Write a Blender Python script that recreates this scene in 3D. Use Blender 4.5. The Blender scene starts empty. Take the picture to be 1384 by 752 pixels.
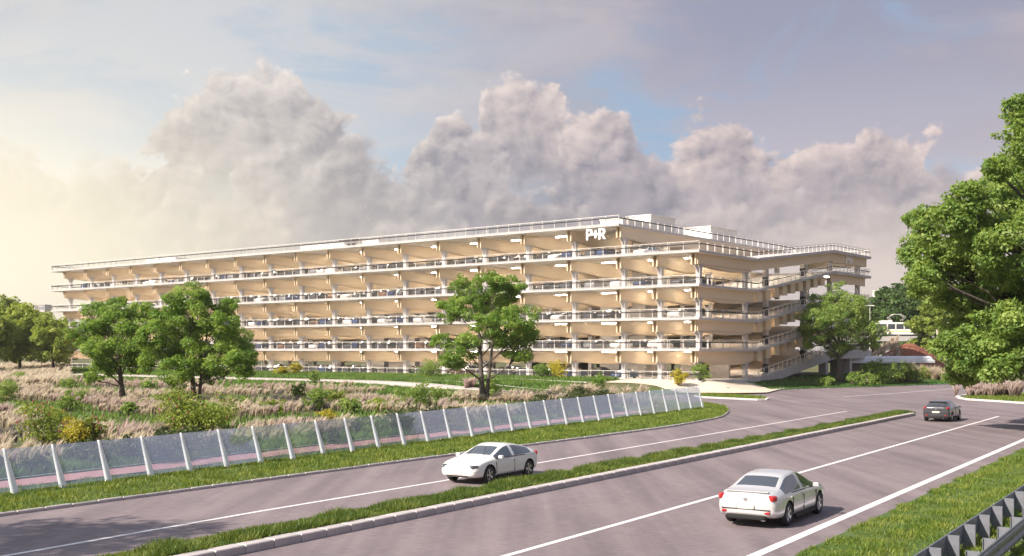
import bpy, bmesh, math, random
import numpy as np
from mathutils import Vector, Matrix
random.seed(7)
RNG = np.random.default_rng(11)
sc = bpy.context.scene
COL = sc.collection
PI = math.pi
R = math.radians

# ------------------------------------------------------------------ camera
CAMZ = 5.2
cam_d = bpy.data.cameras.new('camera')
cam = bpy.data.objects.new('camera', cam_d)
COL.objects.link(cam)
cam.location = (0, 0, CAMZ)
cam.rotation_euler = (PI/2, 0, 0)
cam_d.sensor_width = 36
cam_d.lens = 39.0
cam_d.shift_y = 98/1384
cam_d.clip_start = 0.1
cam_d.clip_end = 20000
sc.camera = cam
F = 1500.0

# ------------------------------------------------------------------ colour management
sc.view_settings.view_transform = 'Standard'
sc.view_settings.look = 'None'
sc.view_settings.gamma = 1
sc.view_settings.exposure = 0.78
sc.view_settings.use_curve_mapping = False
sc.cycles.use_denoising = True
sc.cycles.max_bounces = 6
sc.cycles.transparent_max_bounces = 12
sc.cycles.volume_bounces = 0
sc.cycles.caustics_reflective = False
sc.cycles.caustics_refractive = False

# ------------------------------------------------------------------ sun
SUN_EL = R(38)
SUN_DIR = Vector((-0.82, -0.57, 0)).normalized()*math.cos(SUN_EL) + Vector((0, 0, math.sin(SUN_EL)))  # towards the sun
sun_d = bpy.data.lights.new('sun', 'SUN')
sun_d.energy = 5.0
sun_d.angle = R(0.5)
sun_d.color = (1.0, 0.89, 0.77)
sun = bpy.data.objects.new('sun', sun_d)
COL.objects.link(sun)
sun.rotation_euler = SUN_DIR.to_track_quat('Z', 'Y').to_euler()
sun.location = SUN_DIR*300

# ------------------------------------------------------------------ node helpers
class S:
    """a scalar socket with arithmetic"""
    def __init__(s, t, k): s.t, s.k = t, k
    def _m(s, op, *a, clamp=False):
        n = s.t.nodes.new('ShaderNodeMath'); n.operation = op; n.use_clamp = clamp
        for i, v in enumerate((s,)+a):
            if isinstance(v, S): s.t.links.new(v.k, n.inputs[i])
            else: n.inputs[i].default_value = v
        return S(s.t, n.outputs[0])
    def __add__(s, o): return s._m('ADD', o)
    __radd__ = __add__
    def __sub__(s, o): return s._m('SUBTRACT', o)
    def __rsub__(s, o): return s._m('MULTIPLY', -1.0)._m('ADD', o)
    def __mul__(s, o): return s._m('MULTIPLY', o)
    __rmul__ = __mul__
    def __truediv__(s, o): return s._m('DIVIDE', o)
    def clamp(s): return s._m('ADD', 0.0, clamp=True)
    def smooth(s, a, b):
        n = s.t.nodes.new('ShaderNodeMapRange'); n.interpolation_type = 'SMOOTHSTEP'
        s.t.links.new(s.k, n.inputs[0]); n.inputs[1].default_value = a; n.inputs[2].default_value = b
        return S(s.t, n.outputs[0])
    def max(s, o): return s._m('MAXIMUM', o)

def mixc(t, f, a, b):
    n = t.nodes.new('ShaderNodeMix'); n.data_type = 'RGBA'
    for sock, v in ((n.inputs[0], f), (n.inputs[6], a), (n.inputs[7], b)):
        if isinstance(v, S): t.links.new(v.k, sock)
        elif hasattr(v, 'is_output'): t.links.new(v, sock)
        elif isinstance(v, (int, float)): sock.default_value = v
        else: sock.default_value = (*v, 1)[:4]
    return n.outputs[2]

def noise(t, vec, scale, detail=4, rough=0.55, dist=0.0, col=False, dims='3D'):
    n = t.nodes.new('ShaderNodeTexNoise')
    n.inputs['Scale'].default_value = scale; n.inputs['Detail'].default_value = detail
    n.inputs['Roughness'].default_value = rough; n.inputs['Distortion'].default_value = dist; n.noise_dimensions = dims
    if vec is not None: t.links.new(vec, n.inputs['Vector'])
    return n.outputs['Color'] if col else S(t, n.outputs['Fac'])

# ------------------------------------------------------------------ world: daylight sky with cloud banks
def make_world():
    w = bpy.data.worlds.new('World'); sc.world = w; w.use_nodes = True
    t = w.node_tree; t.nodes.clear()
    out = t.nodes.new('ShaderNodeOutputWorld'); bg = t.nodes.new('ShaderNodeBackground')
    STR = 0.12
    bg.inputs[1].default_value = STR
    sky = t.nodes.new('ShaderNodeTexSky'); sky.sky_type = 'NISHITA'; sky.sun_disc = False
    sky.sun_elevation = SUN_EL
    sky.sun_rotation = math.atan2(SUN_DIR.x, SUN_DIR.y)
    sky.air_density = 1.0; sky.dust_density = 1.5; sky.ozone_density = 1.5
    tc = t.nodes.new('ShaderNodeTexCoord')
    vec = tc.outputs['Generated']
    sep = t.nodes.new('ShaderNodeSeparateXYZ'); t.links.new(vec, sep.inputs[0])
    x, y, z = (S(t, sep.outputs[i]) for i in range(3))
    az = x._m('ARCTAN2', y)*(180/PI)            # degrees, 0 = along the road's far end
    el = z._m('ARCSINE')*(180/PI)
    # cloud space: az/el in degrees
    def cvec(da, de, oz=0.0):
        c = t.nodes.new('ShaderNodeCombineXYZ')
        t.links.new((az+(da+oz*3.7)).k, c.inputs[0]); t.links.new(((el+de)*1.15+oz).k, c.inputs[1])
        return c.outputs[0]
    v0 = cvec(0, 0)
    wn = noise(t, v0, 0.30, 6, 0.62, col=True, dims='2D')
    def warp(v, amt):
        a = t.nodes.new('ShaderNodeVectorMath'); a.operation = 'SUBTRACT'; t.links.new(wn, a.inputs[0]); a.inputs[1].default_value = (.5, .5, .5)
        b = t.nodes.new('ShaderNodeVectorMath'); b.operation = 'SCALE'; t.links.new(a.outputs[0], b.inputs[0]); b.inputs['Scale'].default_value = amt
        c = t.nodes.new('ShaderNodeVectorMath'); c.operation = 'ADD'; t.links.new(v, c.inputs[0]); t.links.new(b.outputs[0], c.inputs[1])
        return c.outputs[0]
    def puff(v, scale, det=2.0):
        n = t.nodes.new('ShaderNodeTexVoronoi'); n.voronoi_dimensions = '2D'; n.feature = 'F1'; n.inputs['Scale'].default_value = scale; n.inputs['Detail'].default_value = det; n.inputs['Roughness'].default_value = .50
        n.inputs['Lacunarity'].default_value = 2.15; n.normalize = True; t.links.new(v, n.inputs['Vector'])
        return 1.0-S(t, n.outputs['Distance'])
    k = 1/STR/(2**sc.view_settings.exposure)
    def c(r, g, b): return (r*k, g*k, b*k)
    right = az.smooth(-16.0, 12.0)
    low = el.smooth(10.0, 1.0)
    ga = (az+29.0)/16.0; ge = (el-3.5)/8.0
    glow = ((ga*ga+ge*ge)*-1.0)._m('EXPONENT')
    # clear air: nishita, with a thin veil of high cloud
    veil_v = t.nodes.new('ShaderNodeMapping'); t.links.new(v0, veil_v.inputs[0]); veil_v.inputs['Scale'].default_value = (0.35, 1.0, 1); veil_v.inputs['Rotation'].default_value = (0, 0, -0.22)
    veil = noise(t, veil_v.outputs[0], 0.16, 8, 0.64, 0.6, dims='2D')
    upright = (az*0.035+el*0.10-0.9).clamp()
    veil = (veil-0.43+upright*0.20).smooth(0.0, 0.20)
    zen = el.smooth(15.0, 40.0)                            # overhead the air deepens to plain blue
    sky2 = mixc(t, 0.78-zen*0.6, sky.outputs[0], mixc(t, right, c(.50, .57, .64), c(.30, .40, .54)))
    clear = mixc(t, (veil*(0.85-zen*0.72)).clamp(), sky2, mixc(t, right, c(.66, .67, .70), mixc(t, el.smooth(8, 17), c(.56, .51, .57), c(.345, .34, .45))))
    hm = t.nodes.new('ShaderNodeMapping'); t.links.new(v0, hm.inputs[0]); hm.inputs['Scale'].default_value = (0.45, 1.0, 1); hm.inputs['Rotation'].default_value = (0, 0, 0.16)
    hs = noise(t, hm.outputs[0], 0.24, 8, 0.60, 0.2, dims='2D')
    hs2 = noise(t, hm.outputs[0], 0.09, 3, 0.5, dims='2D')
    sheet = (hs*0.55+hs2*0.75-0.60+upright*0.10).smooth(-0.02, 0.16)*el.smooth(8.0, 12.0)*(1.0-zen*0.6)
    clear = mixc(t, (sheet*0.75).clamp(), clear, mixc(t, (hs*1.8-0.45).clamp(), mixc(t, right, c(.56, .56, .60), c(.31, .315, .41)), mixc(t, right, c(.76, .73, .72), c(.58, .50, .53))))
    clear = mixc(t, (low*0.8).clamp(), clear, c(.80, .72, .68))
    full = mixc(t, (glow*1.25).clamp(), clear, c(1.15, 1.06, .88))
    wispn = noise(t, warp(cvec(0, 0, 7.0), 2.0), 0.30, 7, .66, dims='2D')
    bign = noise(t, cvec(0, 0, 3.0), 0.11, 5, .6, dims='2D')
    wsep = t.nodes.new('ShaderNodeSeparateXYZ'); t.links.new(noise(t, v0, 0.16, 5, .6, col=True, dims='2D'), wsep.inputs[0])
    wa = (S(t, wsep.outputs[0])-0.5)*5.0
    for (pk, base, A, B, sc_, oz, dk, lt, soft, blend) in LAYERS:
        T = None
        for (a0, h, w_) in pk:
            q = (az+wa-a0)/w_; q = q*q; g = (q*q*-1.0)._m('EXPONENT')*(h-base); T = g if T is None else T._m('SMOOTH_MAX', g, 0.9)
        T = T+base
        def hh(da, de):
            v = warp(cvec(da, de, oz), 1.1)
            return (puff(v, sc_, 3.4)-0.72)*A*1.15+(noise(t, v, 0.2, 8, .62, dims='2D')-0.5)*B-(el+de)
        h0 = hh(0, 0)+T; h1 = hh(-0.30, 0.34)+T
        m_ = h0.smooth(0.0, soft)*el.smooth(-4.0, 0.0)
        rim = ((h0*-0.42)._m('EXPONENT')).clamp()
        near = (h0*-0.45)._m('EXPONENT').clamp()*0.72+0.28   # detail is crisp at the tops and softens into the bank
        lit = ((h0-h1-0.34)*0.60*near+0.08+rim*0.62+(wispn-0.5)*0.75*near+(bign-0.5)*0.9).clamp()
        fade = h0.smooth(3.0, 8.0)                        # the base of a bank melts into the air below it
        d_ = mixc(t, right, c(*dk[0]), c(*dk[1])); l_ = mixc(t, right, c(*lt[0]), c(*lt[1]))
        col = mixc(t, lit, d_, l_)
        col = mixc(t, (low*0.30).clamp(), col, mixc(t, right, c(.66, .60, .57), c(.50, .46, .48)))
        col = mixc(t, (glow*1.0).clamp(), col, c(1.04, .95, .73))
        full = mixc(t, (m_*(1.0-fade*blend)).clamp(), full, col)
    # low light gap over the right-hand horizon, and the warm haze at the far left
    gx = (az-19.0)/10.0; gy = (el-3.4)/3.6; gap = ((gx*gx+gy*gy)*-1.0)._m('EXPONENT')
    full = mixc(t, (gap*(wispn*1.6+0.20).clamp()*0.95).clamp(), full, c(.80, .69, .64))
    full = mixc(t, (glow*glow*0.8).clamp(), full, c(1.12, 1.03, .80))
    full = mixc(t, el.smooth(3.4, 0.0)*0.6, full, c(.80, .71, .65))
    t.links.new(full, bg.inputs[0]); t.links.new(bg.outputs[0], out.inputs[0])
# cloud banks: azimuth, elevation, half-widths (degrees), weight
def pxdir(px, py): return (math.degrees(math.atan((px-692)/F)), math.degrees(math.atan((474-py)/F*math.cos(math.atan((px-692)/F)))))
def peaks(*l): return [(pxdir(px, py)[0], pxdir(px, py)[1], w_/26.0) for px, py, w_ in l]
# each layer: peaks, base elevation, puff and drift amplitude, scale, seed, dark and light colours (left, right), edge softness, melt
LAYERS = [
    (peaks((325, 95, 95), (255, 140, 70), (425, 130, 80), (700, 100, 55), (615, 150, 80), (790, 155, 110), (955, 158, 90), (1085, 185, 80), (1212, 170, 62), (20, 195, 70)), 7.9, 4.2, 4.2, .30, 2.2,
     ((.375, .362, .405), (.215, .22, .30)), ((.92, .84, .79), (.84, .70, .66)), .6, .45),
    (peaks((480, 180, 70), (560, 215, 60), (850, 195, 90), (640, 190, 50), (1020, 205, 60), (1140, 215, 60), (1290, 225, 80), (380, 190, 60), (230, 215, 40)), 6.2, 4.0, 3.4, .36, 8.6,
     ((.365, .352, .395), (.21, .212, .285)), ((.84, .77, .74), (.62, .54, .56)), 1.1, .5),
    (peaks((130, 215, 50), (330, 250, 80), (560, 265, 80), (720, 240, 70), (960, 258, 90), (1120, 262, 60), (1240, 240, 60)), 5.0, 4.2, 3.0, .50, 23.0,
     ((.42, .395, .41), (.27, .26, .31)), ((.84, .76, .71), (.66, .575, .575)), 1.6, .6)]
make_world()

# ------------------------------------------------------------------ materials
MATS = {}
def mat(name, base, rough=0.6, metal=0.0, var=None, scale=4.0, bump=0.0, bscale=30.0, spec=0.5, emit=None, coat=0.0, coords='Object', detail=5):
    """principled with an optional noise mix to a second colour and a noise bump"""
    m = bpy.data.materials.new(name); m.use_nodes = True; t = m.node_tree; b = t.nodes['Principled BSDF']
    b.inputs['Base Color'].default_value = (*base, 1); b.inputs['Roughness'].default_value = rough; b.inputs['Metallic'].default_value = metal
    b.inputs['Specular IOR Level'].default_value = spec; b.inputs['Coat Weight'].default_value = coat
    if emit: b.inputs['Emission Color'].default_value = (*emit[0], 1); b.inputs['Emission Strength'].default_value = emit[1]
    tc = t.nodes.new('ShaderNodeTexCoord')
    if var is not None:
        n = noise(t, tc.outputs[coords], scale, detail, 0.6)
        t.links.new(mixc(t, n.smooth(0.3, 0.7), base, var), b.inputs['Base Color'])
    if bump:
        n = noise(t, tc.outputs[coords], bscale, 4, 0.6)
        bp = t.nodes.new('ShaderNodeBump'); bp.inputs['Strength'].default_value = bump; bp.inputs['Distance'].default_value = 0.02
        t.links.new(n.k, bp.inputs['Height']); t.links.new(bp.outputs[0], b.inputs['Normal'])
    MATS[name] = m
    return m

def foliage_mat(name, c0, c1, c2, trans=0.35, scale=0.5, rough=0.5):
    """leaf-like: colour varies by the per-leaf 'tone' and a slow noise; some light passes through"""
    m = bpy.data.materials.new(name); m.use_nodes = True; t = m.node_tree; t.nodes.clear()
    out = t.nodes.new('ShaderNodeOutputMaterial')
    at = t.nodes.new('ShaderNodeAttribute'); at.attribute_name = 'tone'
    geo = t.nodes.new('ShaderNodeNewGeometry')
    n = noise(t, geo.outputs['Position'], scale, 3, 0.6)
    f = (S(t, at.outputs['Fac'])*0.65+n.smooth(0.3, 0.7)*0.45).clamp()
    n2 = t.nodes.new('ShaderNodeValToRGB'); t.links.new(f.k, n2.inputs[0])
    e = n2.color_ramp.elements; e[0].color = (*c0, 1); e[0].position = 0.1; e[1].color = (*c2, 1); e[1].position = 0.95
    mid = e.new(0.5); mid.color = (*c1, 1)
    d = t.nodes.new('ShaderNodeBsdfPrincipled'); d.inputs['Roughness'].default_value = rough; d.inputs['Specular IOR Level'].default_value = 0.3
    tr = t.nodes.new('ShaderNodeBsdfTranslucent'); mx = t.nodes.new('ShaderNodeMixShader'); mx.inputs[0].default_value = trans
    t.links.new(n2.outputs[0], d.inputs['Base Color']); t.links.new(mixc(t, 0.5, n2.outputs[0], (c2[0]*1.3, c2[1]*1.25, c2[2]*.5)), tr.inputs[0])
    t.links.new(d.outputs[0], mx.inputs[1]); t.links.new(tr.outputs[0], mx.inputs[2]); t.links.new(mx.outputs[0], out.inputs[0])
    MATS[name] = m
    return m

M_CONC = mat('white_concrete', (.50, .47, .465), .65, var=(.42, .395, .395), scale=.6, bump=.06)
M_DECK = mat('deck_concrete', (.58, .54, .52), .7, var=(.48, .45, .44), scale=.3)
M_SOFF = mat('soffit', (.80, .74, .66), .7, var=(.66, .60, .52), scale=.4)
M_GREY = mat('grey_concrete', (.36, .33, .31), .8, var=(.29, .27, .26), scale=.8, bump=.15, bscale=6)
M_RAIL = mat('white_metal', (.66, .63, .59), .4)
M_DARKM = mat('dark_metal', (.03, .03, .035), .4)
M_BLACK = mat('black_rubber', (.02, .02, .022), .6)
M_LED = mat('led', (.9, .9, .9), .5, emit=((1, .91, .76), 46.0))
M_LETTER = mat('letter_white', (.86, .85, .84), .4)
M_ROOFW = mat('roof_white', (.82, .79, .74), .6, var=(.76, .73, .69), scale=.5)
M_LINE = mat('road_paint', (.80, .79, .78), .55, var=(.66, .64, .63), scale=3.0, bump=.1, bscale=60)
M_KERB = mat('kerb_stone', (.50, .45, .44), .75, var=(.38, .35, .35), scale=2.5, bump=.25, bscale=25)
M_KERBW = mat('kerb_white', (.66, .61, .57), .7, var=(.55, .51, .49), scale=2.0, bump=.2)
M_PATHP = mat('pink_path', (.56, .27, .26), .8, var=(.47, .22, .22), scale=1.5, bump=.2, bscale=40)
M_PATHW = mat('pale_path', (.60, .52, .48), .8, var=(.52, .45, .42), scale=1.0, bump=.1)
M_PLAZA = mat('plaza_paving', (.66, .57, .45), .8, var=(.58, .49, .39), scale=1.0, bump=.15)
M_GALV = mat('galvanised', (.25, .26, .30), .5, .5, var=(.18, .19, .22), scale=3, bump=.05)
M_MULCH = mat('mulch', (.26, .095, .055), .9, var=(.15, .055, .035), scale=3.5, bump=.8, bscale=9)
M_TYRE = mat('tyre', (.018, .018, .02), .75)
M_RIM = mat('rim', (.55, .55, .57), .25, .9)
M_GLASSD = mat('car_glass', (.10, .115, .13), .05, .45, spec=1.0, coat=.8)
M_LINER = mat('arch_liner', (.01, .01, .01), .8)
M_REDL = mat('red_lens', (.38, .012, .014), .12, coat=.8)
M_HEADL = mat('clear_lens', (.13, .14, .16), .06, .4, coat=1.0)
M_PLATE = mat('number_plate', (.62, .60, .52), .4)
M_TRAMW = mat('tram_white', (.78, .76, .72), .35, coat=.3)
M_TRAMG = mat('tram_glass', (.05, .06, .07), .08, spec=.9)
M_YEL = mat('yellow_stripe', (.62, .58, .05), .5)
M_FAR = mat('far_building', (.66, .62, .60), .8, var=(.60, .57, .56), scale=.05)
M_FARG = mat('far_window', (.16, .18, .22), .2)
M_FLOWER = mat('red_flower', (.30, .02, .05), .6)
M_SHELT = mat('shelter_white', (.70, .72, .76), .4, var=(.62, .64, .68), scale=.4)
M_POSTW = mat('post_white', (.90, .88, .86), .4, var=(.85, .83, .81), scale=2)

def timber_mat(name, axis):
    m = bpy.data.materials.new(name); m.use_nodes = True; t = m.node_tree; b = t.nodes['Principled BSDF']
    tc = t.nodes.new('ShaderNodeTexCoord'); mp = t.nodes.new('ShaderNodeMapping'); t.links.new(tc.outputs['Object'], mp.inputs[0])
    mp.inputs['Scale'].default_value = (14, .35, 7) if axis == 'y' else (.35, 14, 7)
    n = noise(t, mp.outputs[0], 1.0, 5, .6)
    n2 = noise(t, tc.outputs['Object'], 9.0, 3, .7)
    f = (n*.7+n2*.4-.05).clamp()
    info = t.nodes.new('ShaderNodeObjectInfo')
    t.links.new(mixc(t, f.smooth(.25, .8), mixc(t, S(t, info.outputs['Random']), (.74, .60, .435), (.69, .55, .39)), (.60, .465, .32)), b.inputs['Base Color'])
    b.inputs['Roughness'].default_value = .55
    MATS[name] = m; return m
M_TIMB = timber_mat('glulam', 'y')
M_TIMBX = timber_mat('glulam_fascia', 'x')

def asphalt_mat():
    m = bpy.data.materials.new('asphalt'); m.use_nodes = True; t = m.node_tree; b = t.nodes['Principled BSDF']
    tc = t.nodes.new('ShaderNodeTexCoord'); o = tc.outputs['Object']
    mp = t.nodes.new('ShaderNodeMapping'); t.links.new(o, mp.inputs[0]); mp.inputs['Scale'].default_value = (1.0, 7.0, 1)
    a = noise(t, mp.outputs[0], 2.2, 6, .65)            # brushed cross-wise streaks
    g = noise(t, o, 38, 3, .7); big = noise(t, o, .16, 4, .6)
    mp2 = t.nodes.new('ShaderNodeMapping'); t.links.new(o, mp2.inputs[0]); mp2.inputs['Rotation'].default_value = (0, 0, R(33)); mp2.inputs['Scale'].default_value = (.8, .03, 1)
    trk = noise(t, mp2.outputs[0], 1.0, 3, .6)          # long worn bands along the lanes
    f = (a*.75+g*.35-.05+(big-.5)*.30+(trk-.5)*.55).clamp()
    t.links.new(mixc(t, f.smooth(.25, .75), (.112, .090, .098), (.255, .206, .214)), b.inputs['Base Color'])
    b.inputs['Roughness'].default_value = .8
    bp = t.nodes.new('ShaderNodeBump'); bp.inputs['Strength'].default_value = .35; bp.inputs['Distance'].default_value = .02
    t.links.new((a*.5+g*.6).k, bp.inputs['Height']); t.links.new(bp.outputs[0], b.inputs['Normal'])
    return m
M_ASPH = asphalt_mat()

def bark_mat():
    m = mat('bark', (.13, .105, .088), .9, var=(.055, .046, .042), scale=6, bump=.9, bscale=14)
    return m
M_BARK = bark_mat()
M_SOIL = mat('soil_green', (.062, .085, .022), .95, var=(.12, .10, .045), scale=.35, bump=.6, bscale=6, detail=8)
M_TURF = mat('turf', (.055, .105, .018), .95, var=(.085, .12, .03), scale=1.2, bump=.6, bscale=12)
M_LEAF = foliage_mat('leaf_green', (.055, .14, .022), (.165, .30, .048), (.37, .48, .12), .48)
M_LEAFB = foliage_mat('leaf_fresh', (.075, .155, .036), (.19, .305, .066), (.37, .46, .13), .45)
M_LEAFW = foliage_mat('leaf_warm', (.085, .14, .022), (.21, .28, .05), (.38, .44, .10), .45)
M_LEAFY = foliage_mat('leaf_pale', (.12, .18, .03), (.27, .35, .065), (.44, .50, .13), .5)
M_LEAFD = foliage_mat('leaf_dark', (.026, .062, .020), (.062, .125, .032), (.12, .19, .05), .35, .25)
M_REFSHRUB = foliage_mat('reflection_shrub', (.022, .040, .014), (.055, .085, .026), (.12, .15, .05), .3, .8)  # for the added shrubs that imitate reflections in the fence glass
M_YSHR = foliage_mat('leaf_yellow', (.20, .185, .014), (.42, .37, .03), (.60, .53, .09), .3, 1.5)
M_GRASS = foliage_mat('grass_blade', (.045, .105, .012), (.135, .215, .028), (.31, .32, .07), .35, .9)
M_MEDG = foliage_mat('median_blade', (.03, .075, .010), (.085, .155, .024), (.25, .27, .06), .35, .9)
M_COVER = foliage_mat('cover_blade', (.045, .11, .02), (.11, .21, .036), (.21, .30, .07), .3, .4)
M_LAWN = foliage_mat('lawn_blade', (.025, .085, .012), (.055, .150, .022), (.09, .20, .04), .3, .5)
def plume_mat(name, base, mid, tip):
    """ornamental grass: the 'tone' runs from the root to the tip of each blade"""
    m = bpy.data.materials.new(name); m.use_nodes = True; t = m.node_tree; t.nodes.clear()
    out = t.nodes.new('ShaderNodeOutputMaterial'); at = t.nodes.new('ShaderNodeAttribute'); at.attribute_name = 'tone'
    geo = t.nodes.new('ShaderNodeNewGeometry'); n = noise(t, geo.outputs['Position'], .16, 4, .6)
    r = t.nodes.new('ShaderNodeValToRGB'); t.links.new(at.outputs['Fac'], r.inputs[0])
    e = r.color_ramp.elements; e[0].color = (*base, 1); e[1].color = (*tip, 1); k = e.new(.5); k.color = (*mid, 1)
    col = mixc(t, n.smooth(.38, .66)*.55, r.outputs[0], (tip[0]*.82, tip[1]*.74, tip[2]*.80))
    d = t.nodes.new('ShaderNodeBsdfDiffuse'); tr = t.nodes.new('ShaderNodeBsdfTranslucent'); mx = t.nodes.new('ShaderNodeMixShader'); mx.inputs[0].default_value = .5
    t.links.new(col, d.inputs[0]); t.links.new(col, tr.inputs[0]); t.links.new(d.outputs[0], mx.inputs[1]); t.links.new(tr.outputs[0], mx.inputs[2]); t.links.new(mx.outputs[0], out.inputs[0])
    return m
M_PLUME = plume_mat('plume_tan', (.26, .24, .13), (.55, .47, .34), (.76, .68, .53))
M_PLUMEP = plume_mat('plume_rose', (.22, .18, .13), (.48, .385, .33), (.68, .56, .49))
M_PLUMEG = plume_mat('plume_grey', (.08, .09, .075), (.19, .18, .17), (.36, .32, .30))

def glass_fence_mat():
    m = bpy.data.materials.new('fence_glass'); m.use_nodes = True; t = m.node_tree; t.nodes.clear()
    out = t.nodes.new('ShaderNodeOutputMaterial')
    tr = t.nodes.new('ShaderNodeBsdfTransparent'); tr.inputs[0].default_value = (.86, .90, .93, 1)
    gl = t.nodes.new('ShaderNodeBsdfGlossy'); gl.inputs['Roughness'].default_value = .02; gl.inputs[0].default_value = (.9, .93, 1, 1)
    df = t.nodes.new('ShaderNodeBsdfTranslucent'); df.inputs[0].default_value = (.62, .76, 1.0, 1)
    m1 = t.nodes.new('ShaderNodeMixShader'); m2 = t.nodes.new('ShaderNodeMixShader')
    fr = t.nodes.new('ShaderNodeFresnel'); fr.inputs[0].default_value = 1.5
    fs = (S(t, fr.outputs[0])*.25+.05).clamp()
    m2.inputs[0].default_value = .14
    t.links.new(tr.outputs[0], m2.inputs[1]); t.links.new(df.outputs[0], m2.inputs[2])
    t.links.new(fs.k, m1.inputs[0]); t.links.new(m2.outputs[0], m1.inputs[1]); t.links.new(gl.outputs[0], m1.inputs[2]); t.links.new(m1.outputs[0], out.inputs[0])
    return m
M_FGLASS = glass_fence_mat()
def mesh_infill_mat():
    m = bpy.data.materials.new('rail_mesh'); m.use_nodes = True; t = m.node_tree; t.nodes.clear()
    out = t.nodes.new('ShaderNodeOutputMaterial'); tr = t.nodes.new('ShaderNodeBsdfTransparent'); d = t.nodes.new('ShaderNodeBsdfDiffuse'); d.inputs[0].default_value = (.55, .54, .52, 1)
    mx = t.nodes.new('ShaderNodeMixShader'); mx.inputs[0].default_value = .05
    t.links.new(tr.outputs[0], mx.inputs[1]); t.links.new(d.outputs[0], mx.inputs[2]); t.links.new(mx.outputs[0], out.inputs[0]); return m
M_MESH = mesh_infill_mat()
PAINTS = {}
def paint(name, c, metal=.0, rough=.28):
    PAINTS[name] = mat('paint_'+name.replace(' ', '_'), c, rough, metal, coat=.8); return PAINTS[name]
paint('white', (.72, .71, .68)); paint('silver', (.68, .675, .67), .4, .24); paint('dark grey', (.062, .062, .072), .3)
paint('black', (.012, .012, .014)); paint('dark blue', (.018, .03, .085), .2); paint('blue', (.03, .055, .13), .2); paint('grey', (.22, .22, .23), .4); paint('brown', (.16, .085, .05), .3); paint('red', (.30, .02, .02))

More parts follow.
